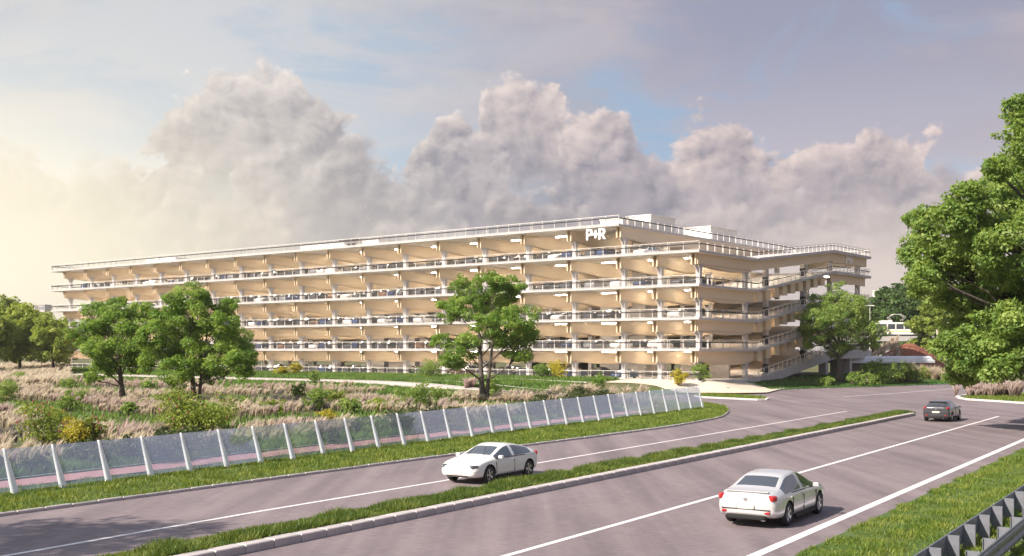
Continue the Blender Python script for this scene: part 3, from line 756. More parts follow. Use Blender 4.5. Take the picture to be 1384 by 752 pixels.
        fs += [(0, n, 3*n, 2*n), (n-1, 3*n-1, 4*n-1, 2*n-1)]
        me = MB().add(vs, fs).mesh('beam', M_TIMB); bm = bmesh.new(); bm.from_mesh(me); bmesh.ops.recalc_face_normals(bm, faces=bm.faces[:]); bm.to_mesh(me); bm.free(); return me
    bmL = beam_mesh(YB-2.5); bmS = beam_mesh(YJ-.4)
    for i in range(1, 6):
        for x in COLX:
            if i == 5 and x > 1: continue
            for dx in (-.28, .28): link('beam', bmL if x < 1 else bmS, root, (x+dx, 0, LZ[i]))
        if i < 5: MB().box((XE-1.0, -1.3, LZ[i]-1.36), (XE-.75, YJ-.1, LZ[i]-.004)).build('side_fascia', M_TIMBX, root)
    # ceiling strip lights, lit
    led = MB().box((-2.3, -.05, -.10), (2.3, .05, -.05)).mesh('strip_light', M_LED)
    for i in range(1, 6):
        for k, x in enumerate(COLX[1:]):
            if i == 5 and x > 1: continue
            w = 4.05 if x < 1 else 2.8
            for y in (4.2, 11.5, 21.0):
                if i == 5 and k == len(COLX)-4 and y < 5: continue
                link('strip_light', led, root, (x-w, y, LZ[i])).scale = (1 if x < 1 else .7, 1, 1)
    # railings, one length per bay
    rm = {}
    def rail_mesh(L):
        k = round(L, 2)
        if k not in rm:
            mb = MB(); mb.box((0, -.03, 1.14), (L, .03, 1.20), 0); mb.box((0, -.10, .76), (L, -.05, .90), 1); mb.box((0, -.02, .10), (L, .02, .14), 0)
            n = max(2, int(round(L/2.03)))
            for q in range(n): mb.box((q*L/n, -.045, 0), (q*L/n+.07, .045, 1.14), 0)
            mb.box((L/n*1+.28, -.045, 0), (L/n*1+.33, .045, 1.14), 0)
            mb.add([(0, 0, .15), (L, 0, .15), (L, 0, 1.13), (0, 0, 1.13)], [(0, 1, 2, 3)], 2)
            rm[k] = mb.mesh('railing', [M_RAIL, M_DARKM, M_MESH])
        return rm[k]
    xs = [XL+.1]+[x for x in COLX if x < 1]
    for i in range(6):
        ed = xs[:-1]+[XR-.1] if i == 5 else xs+[5.63, XE-.1]
        for a, b in zip(ed[:-1], ed[1:]): link('railing', rail_mesh(b-a), root, (a, YF+.12, top(i)))
        if i == 5:
            for a in np.arange(YF+.2, YB-3, 8.0): link('railing', rail_mesh(min(8.0, YB-3-a)), root, (XR-.12, a, top(5)), (0, 0, PI/2))
            for a in np.arange(YF+.2, YB-3, 8.0): link('railing', rail_mesh(min(8.0, YB-3-a)), root, (XL+.12, a, top(5)), (0, 0, PI/2))
            for a in np.arange(XL+.2, XR-8, 8.0): link('railing', rail_mesh(8.0), root, (a, YB-2.2, top(5)))
        else:
            if i: 
                for a in np.arange(YF+.2, YJ-.1, 4.2): link('railing', rail_mesh(min(4.2, YJ-a)), root, (XE-.12, a, top(i)), (0, 0, PI/2))
            for a in np.arange(YF+.2, YB-3, 8.0): link('railing', rail_mesh(min(8.0, YB-3-a)), root, (XL+.12, a, top(i)), (0, 0, PI/2))
    # stair and lift cores
    for (x0, x1, y0, y1, hi) in ((-13.5, -5.5, 14.5, 21, 5), (-63, -55, 14.5, 20, 5), (-54, -49, 14.5, 20, 4), (2.2, 9.5, 12, 12.4, 1), (-112, -104, 14.5, 20, 5), (-34, -29, 30, 36, 3)):
        for i in range(hi):
            MB().box((x0, y0, top(i)), (x1, y1, LZ[i+1]-.004)).build('core_wall', M_GREY, root)
            MB().box(((x0+x1)/2-.55, y0-.04, top(i)), ((x0+x1)/2+.55, y0-.003, top(i)+2.2)).build('core_door', M_DARKM, root)
    # rooftop stair houses and ramp housing
    z = top(5)
    def roofbox(x0, x1, y0, y1, h, name='roof_house'):
        b = MB().cbox((x0, y0, z+.004), (x1, y1, z+h), .05).build(name, M_ROOFW, root)
        MB().box((x0-.15, y0-.15, z+h+.003), (x1+.15, y1+.15, z+h+.14)).build('parapet_cap', M_ROOFW, b)
        return b
    roofbox(-4.5, -.9, 1.0, 8.0, 1.1); roofbox(-5.0, -1.0, 8.6, 15.5, 2.3); roofbox(-6.0, -1.3, 27, 36, 2.3)
    rb = roofbox(-72, -52.5, 6, 12, 1.9)
    MB().box((-61, 5.0, z+1.95), (-56.5, 6.5, z+2.1)).build('louvre_roof', M_DARKM, rb)
    for k in range(9):
        MB().box((-71.4+k*1.0, 5.95, z+.75), (-70.95+k*1.0, 5.998, z+1.35)).build('window', M_FARG, rb)
    MB().box((-60.0, 5.94, z+.5), (-58.0, 5.997, z+1.5)).build('door', M_DARKM, rb)
    roofbox(-118, -108, 5, 11, 1.5)
    return root
garage = build_carpark()

# ------------------------------------------------------------------ P+R letters
def letter_mesh(ch, t=.12):
    """upright letters in x/z, one unit high, facing -y"""
    bm = bmesh.new()
    def solid(outer, holes=()):
        loops = [outer]+list(holes); es = []
        for lp in loops:
            vs = [bm.verts.new((x, 0, z)) for x, z in lp]
            for i in range(len(vs)): es.append(bm.edges.new((vs[i], vs[(i+1) % len(vs)])))
        bmesh.ops.triangle_fill(bm, edges=es, use_beauty=True)
    def arc(cx, cz, r, rx, n=8): return [(cx+rx*math.sin(PI*k/n), cz+r*math.cos(PI*k/n)) for k in range(n+1)]
    if ch == '+':
        a, b = .10, .36
        solid([(-b, .4), (-a, .4), (-a, .4-b+a), (a, .4-b+a), (a, .4), (b, .4), (b, .4+2*a), (a, .4+2*a), (a, .4+b+a), (-a, .4+b+a), (-a, .4+2*a), (-b, .4+2*a)])
    else:
        out = [(0, 0), (.21, 0)]
        if ch == 'P': out += [(.21, .36)]+arc(.36, .68, .32, .36)[::-1]+[(0, 1)]
        else: out += [(.21, .37), (.30, .37), (.52, 0), (.77, 0), (.52, .40)]+arc(.40, .70, .30, .34)[::-1]+[(0, 1)]
        c = .68 if ch == 'P' else .70
        solid(out, [[(.21, c-.14), (.34, c-.14)]+arc(.34, c, .14, .16)[::-1][1:-1]+[(.34, c+.14), (.21, c+.14)]])
    r = bmesh.ops.extrude_face_region(bm, geom=bm.faces[:])
    for v in [e for e in r['geom'] if isinstance(e, bmesh.types.BMVert)]: v.co.y += t
    bmesh.ops.recalc_face_normals(bm, faces=bm.faces[:])
    me = bpy.data.meshes.new('letter'); bm.to_mesh(me); bm.free(); me.materials.append(M_LETTER); return me
LET = {c: letter_mesh(c) for c in 'P+R'}
def sign(loc, rz, sc_, label):
    root = empty('parking_sign', loc, rz, label, 'sign')
    for c, x in (('P', 0), ('+', 1.02), ('R', 1.34)):
        o = link('plus_symbol' if c == '+' else 'letter', LET[c], root, (x*sc_, 0, 0)); o.scale = (sc_, sc_, sc_)
    return root
w = BW(-4.6, YF-.15); sign((w[0], w[1], GZ+LZ[5]-1.62), BANG, 1.5, 'large white P+R letters hanging below the roof edge at the corner')
w = BW(XE-.58, 48.6); sign((w[0], w[1], GZ+LZ[5]-2.28), BANG+PI/2, 1.3, 'small white P+R letters on the timber band of the far side wing')

# ------------------------------------------------------------------ cars
def car_rings(spec):
    out = []
    for (x, zb, zs, zt, w, wr, cab) in spec:
        ze = zt-(.055 if cab else .03)
        h = [(0, zb), (.8*w, zb), (.96*w, zb+.05), (w, zb+.22), (w, (zb+zs)/2+.06), (.985*w, zs-.10), (.955*w, zs), ((.93*w+wr)/2+.01, (zs+ze)/2), (wr, ze), (wr-.10, zt-.022), (.5*wr, zt-.004), (0, zt)]
        ring = [(x, y, z) for y, z in h]+[(x, -y, z) for y, z in h[-2:0:-1]]
        out.append(ring)
    return out
#            x     zb   zs    zt    w    wr  cabin
SEDAN = [(-2.36, .42, .72, .86, .70, .52, 0), (-2.30, .30, .80, .97, .82, .66, 0), (-2.02, .24, .88, 1.02, .89, .74, 0), (-1.62, .22, .90, 1.05, .91, .72, 0), (-.98, .20, .91, 1.36, .915, .60, 1), (-.72, .20, .91, 1.40, .915, .60, 1),
         (-.16, .20, .91, 1.43, .915, .61, 1), (-.06, .20, .91, 1.43, .915, .61, 1), (.34, .20, .90, 1.40, .915, .60, 1), (1.12, .20, .89, .99, .91, .74, 0), (1.60, .21, .86, .93, .90, .76, 0), (2.05, .22, .78, .86, .86, .72, 0), (2.28, .26, .66, .76, .76, .6, 0), (2.36, .36, .56, .64, .6, .48, 0)]
COUPE = [(-2.16, .44, .76, .92, .70, .52, 0), (-2.10, .30, .84, 1.02, .82, .64, 0), (-1.88, .24, .92, 1.10, .89, .66, 0), (-1.62, .22, .94, 1.18, .91, .60, 1), (-.90, .20, .92, 1.33, .915, .58, 1), (-.60, .20, .91, 1.36, .915, .59, 1),
         (-.30, .20, .90, 1.38, .915, .60, 1), (-.20, .20, .90, 1.38, .915, .60, 1), (.22, .20, .88, 1.34, .915, .59, 1), (1.02, .20, .86, .97, .91, .74, 0), (1.55, .21, .83, .90, .90, .76, 0), (2.0, .22, .75, .82, .86, .72, 0), (2.24, .26, .62, .70, .76, .6, 0), (2.32, .36, .52, .60, .6, .48, 0)]
HATCH = [(-2.10, .44, .80, .95, .70, .55, 0), (-2.05, .30, .88, 1.04, .82, .66, 0), (-1.98, .26, .93, 1.10, .87, .66, 0), (-1.86, .24, .95, 1.16, .89, .62, 1), (-1.42, .21, .95, 1.38, .91, .60, 1), (-1.05, .20, .94, 1.43, .915, .61, 1),
         (-.22, .20, .92, 1.46, .915, .62, 1), (-.12, .20, .92, 1.46, .915, .62, 1), (.34, .20, .90, 1.42, .915, .61, 1), (1.12, .20, .89, 1.01, .91, .74, 0), (1.55, .21, .86, .94, .90, .76, 0), (1.95, .22, .78, .86, .86, .72, 0), (2.18, .26, .66, .76, .76, .6, 0), (2.26, .36, .56, .64, .6, .48, 0)]
def loft(spec, R0, F0, F1, BP):
    """body mesh data; R0 = (i,i+1) rear-window span, F0 = windscreen span, side glass from F1[0] to F1[1] except the pillar BP"""
    rings = car_rings(spec); n = len(rings[0]); mb = MB(); vs = [p for r in rings for p in r]; fs, ms = [], []
    for i in range(len(rings)-1):
        for j in range(n):
            hj = j if j < 11 else n-1-j
            g = 0
            if hj in (9, 10) and (i in R0 or i in F0): g = 1
            if hj in (6, 7) and F1[0] <= i < F1[1] and i != BP: g = 1
            fs.append((i*n+j, i*n+(j+1) % n, (i+1)*n+(j+1) % n, (i+1)*n+j)); ms.append(g)
    for k, end in ((0, 0), (len(rings)-1, 1)):
        r = [k*n+j for j in range(n)]
        for j in range(11):
            a, b, c, d = r[j], r[j+1], r[(n-j-1) % n], r[(n-j) % n]
            q = [a, b, c, d]; q = list(dict.fromkeys(q))
            if len(q) >= 3: fs.append(tuple(q if end else q[::-1])); ms.append(0)
    return vs, fs, ms
SPANS = {'sedan': (SEDAN, (3,), (8,), (3, 9), 6), 'coupe': (COUPE, (2, 3), (8,), (3, 9), 6), 'hatch': (HATCH, (3,), (8,), (3, 9), 6)}
def fix_normals(me):
    bm = bmesh.new(); bm.from_mesh(me); bmesh.ops.recalc_face_normals(bm, faces=bm.faces[:]); bm.to_mesh(me); bm.free()
def wheel_meshes(r=.325, w=.21, n=22):
    ty = MB(); prof = [(r*.68, -w/2), (r*.93, -w/2), (r, -w/2+.03), (r, w/2-.03), (r*.93, w/2), (r*.68, w/2)]
    vs = []; fs = []
    for k in range(n):
        a = 2*PI*k/n
        for (q, y) in prof: vs.append((q*math.cos(a), y, q*math.sin(a)))
    m = len(prof)
    for k in range(n):
        for j in range(m): fs.append((k*m+j, k*m+(j+1) % m, ((k+1) % n)*m+(j+1) % m, ((k+1) % n)*m+j))
    ty.add(vs, fs); tm = ty.mesh('tyre', M_TYRE, True); fix_normals(tm)
    rm_ = MB(); ring = [(r*.70, .04), (r*.70, w/2-.015), (r*.62, w/2-.005), (r*.60, w/2-.05)]; vs, fs = [], []
    for k in range(n):
        a = 2*PI*k/n
        for (q, y) in ring: vs.append((q*math.cos(a), y, q*math.sin(a)))
    for k in range(n):
        for j in range(3): fs.append((k*4+j, k*4+j+1, ((k+1) % n)*4+j+1, ((k+1) % n)*4+j))
    rm_.add(vs, fs)
    for k in range(5):
        for d in (-.13, .13):
            a = 2*PI*k/5+d; b = 2*PI*k/5+d*.8
            rm_.bar((.05*math.cos(b), w/2-.04, .05*math.sin(b)), (r*.63*math.cos(a), w/2-.025, r*.63*math.sin(a)), .035, .045)
    rm_.tube([(0, w/2-.07, 0), (0, w/2-.012, 0)], [.06, .05], 10)
    rmm = rm_.mesh('rim', M_RIM)
    bd = MB().tube([(0, -.02, 0), (0, .03, 0)], [r*.66, r*.66], n).mesh('brake_disc', M_LINER)
    return tm, rmm, bd
WHEEL = wheel_meshes()
def make_car(name, kind, pm, label, loc, rz, rear_dark=False, sc_=1.0, roof_black=False):
    spec, R0, F0, F1, BP = SPANS[kind]; vs, fs, ms = loft(spec, R0, F0, F1, BP)
    root = empty(name, loc, rz, label, 'car'); root.scale = (sc_,)*3
    tmp = bpy.data.meshes.new('tmp'); tmp.from_pydata(vs, [], fs)
    for m in (pm, M_GLASSD, M_LINER): tmp.materials.append(m)
    tmp.polygons.foreach_set('material_index', ms); fix_normals(tmp)
    ob = link('tmp', tmp); md = ob.modifiers.new('s', 'SUBSURF'); md.levels = 2; md.render_levels = 2
    wb0, wb1 = (-1.34, 1.40) if kind != 'hatch' else (-1.30, 1.36)
    cut = MB()
    for x in (wb0, wb1):
        for sgn in (-1, 1):
            cut.tube([(x, sgn*.60, .335), (x, sgn*1.2, .335)], [.385, .385], 28)
    cm_ = cut.mesh('cut', [pm, M_GLASSD, M_LINER]); cm_.polygons.foreach_set('material_index', [2]*len(cm_.polygons)); fix_normals(cm_)
    co = link('cut', cm_); bo = ob.modifiers.new('b', 'BOOLEAN'); bo.object = co; bo.operation = 'DIFFERENCE'; bo.solver = 'EXACT'
    dg = bpy.context.evaluated_depsgraph_get(); ev = bpy.data.meshes.new_from_object(ob.evaluated_get(dg))
    bpy.data.objects.remove(ob); bpy.data.objects.remove(co)
    bm = bmesh.new(); bm.from_mesh(ev); bm.faces.ensure_lookup_table()
    # islands of glass
    seen = set(); parts = []
    for f in bm.faces:
        if f.material_index != 1 or f.index in seen: continue
        st = [f]; isl_ = []; seen.add(f.index)
        while st:
            q = st.pop(); isl_.append(q)
            for e in q.edges:
                for g in e.link_faces:
                    if g.material_index == 1 and g.index not in seen: seen.add(g.index); st.append(g)
        parts.append(isl_)
    def sub(name_, faces, m, parent, push=0.0):
        idx = {}; V = []; Fc = []
        for f in faces:
            r_ = []
            for v in f.verts:
                if v.index not in idx: idx[v.index] = len(V); V.append(tuple(v.co+v.normal*push))
                r_.append(idx[v.index])
            Fc.append(r_)
        me = bpy.data.meshes.new(name_); me.from_pydata(V, [], Fc); me.materials.append(m); me.polygons.foreach_set('use_smooth', [True]*len(Fc)); return link(name_, me, parent)
    body = sub('body', [f for f in bm.faces if f.material_index == 0], pm, root)
    liner = [f for f in bm.faces if f.material_index == 2]
    if liner: sub('wheel_arch', liner, M_LINER, root)
    for p in parts:
        c = sum((f.calc_center_median() for f in p), Vector())/len(p)
        nm = 'side_window' if abs(c.y) > .3 else ('windscreen' if c.x > .2 else 'rear_window')
        sub(nm, p, M_GLASSD, root)
    bm.free(); bpy.data.meshes.remove(ev)
    # wheels
    for x in (wb0, wb1):
        for sgn in (-1, 1):
            wh = link('wheel', WHEEL[0], root, (x, sgn*.795, .325), (0, 0, 0 if sgn > 0 else PI))
            link('rim', WHEEL[1], wh); link('brake_disc', WHEEL[2], wh)
    xf, xr = spec[-1][0], spec[0][0]
    def lens(name_, c, size, m, rz_=0.0, parent=root):
        me = bpy.data.meshes.new(name_); b2 = bmesh.new(); bmesh.ops.create_cube(b2, size=1.0)
        bmesh.ops.bevel(b2, geom=b2.edges[:], offset=.22, segments=3, affect='EDGES', profile=.6)
        for v in b2.verts: v.co = Vector((v.co.x*size[0], v.co.y*size[1], v.co.z*size[2]))
        b2.to_mesh(me); b2.free(); me.materials.append(m); me.polygons.foreach_set('use_smooth', [True]*len(me.polygons))
        return link(name_, me, parent, c, (0, 0, rz_))
    for sgn in (-1, 1):
        lens('headlight', (xf-.235, sgn*.60, .655 if kind != 'hatch' else .68), (.30, .36, .13), M_HEADL, -sgn*.55)
        tz = {'sedan': .87, 'coupe': .92, 'hatch': .98}[kind]
        lens('tail_light', (xr+.185, sgn*.645, tz-.03), (.20, .40, .16), M_REDL, sgn*.5)
        lens('reflector', (xr+.075, sgn*.56, .44), (.12, .30, .07), M_REDL, sgn*.25)
        mr = MB().cbox((-.07, -.085, -.055), (.07, .085, .055), .03).build('mirror', pm, root, loc=(.80, sgn*.985, .955))
        MB().bar((0, -sgn*.08, -.03), (.02, -sgn*.17, -.05), .05, .04).build('mirror_arm', M_LINER, mr)
        for x in (-.02,)+((-1.0,) if kind == 'sedan' else ()):
            MB().cbox((-.10, -.02, -.018), (.10, .02, .018), .008).build('door_handle', pm, root, loc=(x-.15, sgn*.925, .80))
        sill = MB().cbox((-.88, -.03, -.05), (.90, .03, .05), .02).build('sill', M_LINER, root, loc=(0, sgn*.905, .235))
        for x in ((1.02, -.11, -1.02) if kind == 'sedan' else (.98, -.26) if kind == 'coupe' else (1.02, -.17, -.98)):
            MB().box((-.006, -.012, -.22), (.006, .012, .22)).build('door_seam', M_LINER, root, loc=(x, sgn*.911, .56))
        MB().bar((-1.05, 0, 0), (.85, 0, -.005), .02, .022).build('window_trim', M_LINER, root, loc=(0, sgn*.885, .905))
    lens('grille', (xf-.05, 0, .50), (.09, .56 if kind != 'coupe' else .34, .16), M_LINER)
    lens('air_intake', (xf-.09, 0, .33), (.12, 1.0, .10), M_LINER)
    lens('number_plate', (xf-.005, 0, .42), (.03, .50, .10), M_PLATE)
    lens('number_plate', (xr-.004, 0, .66 if kind != 'sedan' else .58), (.04, .50, .11), M_PLATE)
    lens('plate_recess', (xr+.012, 0, .66 if kind != 'sedan' else .58), (.035, .55, .14), M_GALV)
    lens('rear_valance', (xr+.12, 0, .30), (.24, 1.15, .14), M_LINER)
    if kind == 'hatch':
        lens('brake_light', (xr+.55, 0, 1.375), (.05, .42, .035), M_REDL); MB().cbox((-.16, -.60, -.02), (.10, .60, .02), .015).build('spoiler', pm, root, loc=(xr+.66, 0, 1.37))
        em = MB(); q = .05
        em.add([(-.02, 0, -q*1.25), (-.02, -q, 0), (-.02, 0, q*1.25), (-.02, q, 0), (.02, 0, -q*1.25), (.02, -q, 0), (.02, 0, q*1.25), (.02, q, 0)], [(0, 1, 2, 3), (7, 6, 5, 4), (0, 4, 5, 1), (1, 5, 6, 2), (2, 6, 7, 3), (3, 7, 4, 0)]).build('badge', M_RIM, root, loc=(xr+.005, 0, .86))
    else:
        MB().tube([(-.015, 0, 0), (.015, 0, 0)], [.055, .05], 12).build('badge', M_RIM, root, loc=(xr+.008 if kind == 'sedan' else xr, 0, .80))
    if kind == 'sedan': MB().cbox((-.05, -.62, -.012), (.06, .62, .012), .01).build('boot_lip', pm, root, loc=(xr+.15, 0, 1.0))
    for z_ in ((.52,) if kind == 'sedan' else (.58,)): MB().cbox((-.012, -.70, -.012), (.03, .70, .012), .004).build('bumper_seam', M_LINER, root, loc=(xr+.005, 0, z_))
    for sgn in (-1, 1): MB().bar((0, 0, 0), (-.34, -sgn*.12, .28), .014, .02).build('wiper', M_LINER, root, loc=(1.06, sgn*.35, 1.0))
    lens('exhaust', (xr+.10, -.48, .24), (.12, .12, .07), M_RIM)
    return root
rdir = math.atan2(RD[1], RD[0])
w = RP(-25.25, 37.4); make_car('white_coupe', 'coupe', PAINTS['white'], 'white coupe driving towards the viewer on the inner lane line', (w[0], w[1], .004), rdir+PI, sc_=1.05)
w = RP(-11.95, 33.5); make_car('silver_saloon', 'sedan', PAINTS['silver'], 'silver saloon driving away beside the wide white edge line', (w[0], w[1], .004), rdir, sc_=1.06)
w = RP(-18.05, 86.8); make_car('dark_hatchback', 'hatch', PAINTS['dark grey'], 'dark grey hatchback driving away past the end of the median', (w[0], w[1], .004), rdir, sc_=1.06)

# parked cars on the decks
DULL = {}
def small_car_meshes(kind):
    spec, R0, F0, F1, BP = SPANS[kind]; vs, fs, ms = loft(spec, R0, F0, F1, BP)
    def pick(g):
        idx = {}; V = []; Fc = []
        for f, m in zip(fs, ms):
            if m != g: continue
            r_ = []
            for i in f:
                if i not in idx: idx[i] = len(V); V.append(vs[i])
                r_.append(idx[i])
            Fc.append(r_)
        return V, Fc
    V, Fc = pick(1); gl = bpy.data.meshes.new('window_glass'); gl.from_pydata(V, [], Fc); gl.materials.append(M_GLASSD); fix_normals(gl)
    V, Fc = pick(0); bodies = {}
    for nm, pm in DULL.items():
        b = bpy.data.meshes.new('body'); b.from_pydata(V, [], Fc); b.materials.append(pm); fix_normals(b); b.polygons.foreach_set('use_smooth', [True]*len(Fc)); bodies[nm] = b
    lt = MB()
    for sgn in (-1, 1): lt.box((spec[-1][0]-.12, sgn*.58-.15, .58), (spec[-1][0]-.02, sgn*.58+.15, .70))
    return bodies, gl, lt.mesh('headlight_pair', M_HEADL)
for nm, pm in list(PAINTS.items()):                       # the parked cars get a duller coat that mirrors the soffits less
    q = pm.copy(); q.name = pm.name+'_dull'; b_ = q.node_tree.nodes['Principled BSDF']; b_.inputs['Coat Weight'].default_value = .1; b_.inputs['Roughness'].default_value = .5; DULL[nm] = q
SC = {k: small_car_meshes(k) for k in SPANS}
sw = MB().tube([(0, -.1, 0), (0, .1, 0)], [.325, .325], 12, 0).tube([(0, -.105, 0), (0, .105, 0)], [.2, .2], 8, 1).mesh('wheel', [M_TYRE, M_RIM])
ORD = 'first second third fourth fifth sixth seventh eighth ninth tenth eleventh twelfth thirteenth fourteenth fifteenth sixteenth seventeenth eighteenth nineteenth twentieth'.split()
LEVEL = ['ground level', 'first deck', 'second deck', 'third deck', 'fourth deck']
KN = {'sedan': 'saloon', 'coupe': 'coupe', 'hatch': 'hatchback'}
def park(i, x, y, rz, kind, colr, label):
    w_ = BW(x, y); root = empty('parked_car', (w_[0], w_[1], GZ+top(i)+.005), BANG+rz, label, 'car', 'cars parked in the timber car park')
    b, g, l = SC[kind]; link('body', b[colr], root); link('window_glass', g, root); 
    for sx in (-1.32, 1.38):
        for sy in (-.80, .80): link('wheel', sw, root, (sx, sy, .325))
rr = random.Random(5)
colr_w = ['black', 'dark grey', 'dark blue', 'silver', 'black', 'grey', 'dark blue', 'brown', 'black', 'dark grey', 'white', 'dark grey', 'blue', 'black']
bays = [x for x in COLX][::-1]
n_park = 0
for i in range(5):
    for bi in range(len(bays)-1):
        xr_, xl_ = bays[bi], bays[bi+1]; wide = xr_-xl_
        if i == 4 and xr_ > 6: continue
        slots = 3 if wide > 7 else 2
        for q in range(slots):
            x = xl_+.75+(wide-1.5)*(q+.5)/slots
            occ = .86 if i not in (1,) else .82
            if i == 0: occ = .55
            if bi < 2: occ *= .55
            if bi > 14: occ *= .5
            if rr.random() > occ: continue
            kind = rr.choice(('sedan', 'hatch', 'hatch', 'coupe')); c_ = rr.choice(colr_w)
            pos_ = ('left', 'middle', 'right')[q] if slots == 3 else ('left', 'right')[q]
            park(i, x+rr.uniform(-.12, .12), 2.6+rr.uniform(-.3, .4), (PI/2 if rr.random() < .5 else -PI/2)+rr.uniform(-.03, .03), kind, c_, f'{c_} {KN[kind]} on the {LEVEL[i]}, {ORD[bi]} bay from the corner, {pos_} space'); n_park += 1
        # a few in the middle row
        if bi > 1 and rr.random() < .42 and i < 5 and not (-15 < xl_ < -3) and not (-66 < xl_ < -47):
            x = xl_+wide*.5+rr.uniform(-1.5, 1.5); kind = rr.choice(('sedan', 'hatch')); c_ = rr.choice(colr_w)
            park(i, x, 11.8, PI/2+rr.uniform(-.03, .03), kind, c_, f'{c_} {KN[kind]} in the inner row of the {LEVEL[i]}, {ORD[bi]} bay from the corner'); n_park += 1

# ------------------------------------------------------------------ guard rails
def guard_rail(p_off, s0, s1, face, label):
    b = RP(p_off, s0); root = empty('guard_rail', (b[0], b[1], .1), rdir, label, 'guard rail', 'guard rails on the near verge')
    L = s1-s0; f = face
    # W-profile beam, local x along the road, y across (left positive)
    prof = [(0, .13), (.04, .16), (.05, .25), (0, .32), (0, .38), (.05, .45), (.04, .53), (0, .56), (0, .60), (-.04, .60), (-.04, .13)]
    n = len(prof); k = int(L/4)
    for q in range(k):
        x0, x1 = q*4.0+.004, q*4.0+3.996; vs = [(x0, f*y, z) for y, z in prof]+[(x1, f*y, z) for y, z in prof]
        mb = MB().add(vs, [tuple(range(n)), tuple(range(2*n-1, n-1, -1))]+[(i, n+i, n+(i+1) % n, (i+1) % n) for i in range(n)])
        me = mb.mesh('rail_beam', M_GALV); fix_normals(me); link('rail_beam', me, root)
    pm = MB().box((-.01, -f*.04 if f > 0 else .04, -.3), (.01, -f*.34 if f > 0 else .34, .66))
    y0, y1 = (-f*.04, -f*.34); lo, hi = min(y0, y1), max(y0, y1)
    pm = MB().box((-.012, lo+.012, -.3), (.012, hi-.012, .62)); pm.box((-.055, lo, -.3), (.055, lo+.012, .62)); pm.box((-.055, hi-.012, -.3), (.055, hi, .62)); pme = pm.mesh('post', M_GALV)
    bolt = MB().tube([(0, 0, 0), (0, f*.03, 0)], [.022, .018], 8).mesh('bolt', M_RIM)
    s = .4
    while s < L:
        link('post', pme, root, (s, 0, 0)); link('bolt', bolt, root, (s, f*.005, .35)); s += 2.0
    return root
guard_rail(-5.85, 14.0, 62.0, 1, 'grey steel guard rail with upright posts facing the carriageway')
guard_rail(-4.65, 14.0, 62.0, -1, 'grey steel guard rail facing away from the carriageway, outer of the pair')

# ------------------------------------------------------------------ grasses
def tri_blades(P, H, W, lean, tone, seed=0, wind=(0, 0)):
    """one triangle per blade"""
    r = np.random.default_rng(seed); n = len(P); a = r.uniform(0, 2*PI, n); d = np.stack([np.cos(a), np.sin(a)], 1); h = H*r.uniform(.55, 1.15, n); w = W*r.uniform(.7, 1.3, n)
    la = r.uniform(0, 2*PI, n); l = np.stack([np.cos(la), np.sin(la)], 1)*(h*lean*r.uniform(.2, 1, n))[:, None]+np.array(wind)*h[:, None]
    V = np.empty((n, 3, 3)); V[:, 0, :2] = P[:, :2]-d*w[:, None]/2; V[:, 1, :2] = P[:, :2]+d*w[:, None]/2; V[:, 0, 2] = V[:, 1, 2] = P[:, 2]-.02
    V[:, 2, :2] = P[:, :2]+l; V[:, 2, 2] = P[:, 2]+h*np.sqrt(np.clip(1-lean*lean*.5, .3, 1))
    t = np.clip(r.normal(.44, .29, n), 0, 1) if tone is None else tone
    return V.reshape(-1, 3), np.repeat(t, 3)
def stuff(name, V, tone, m, fn=3):
    return tag(link(name, np_mesh(name, V, fn, m, tone)), kind='stuff')
def rand_in(fn, bounds, n, seed):
    r = np.random.default_rng(seed); x = r.uniform(bounds[0], bounds[1], n); y = r.uniform(bounds[2], bounds[3], n); k = fn(x, y); return np.column_stack([x[k], y[k]])
def to_ps(X, Y): return .839*X-.544*Y, .544*X+.839*Y
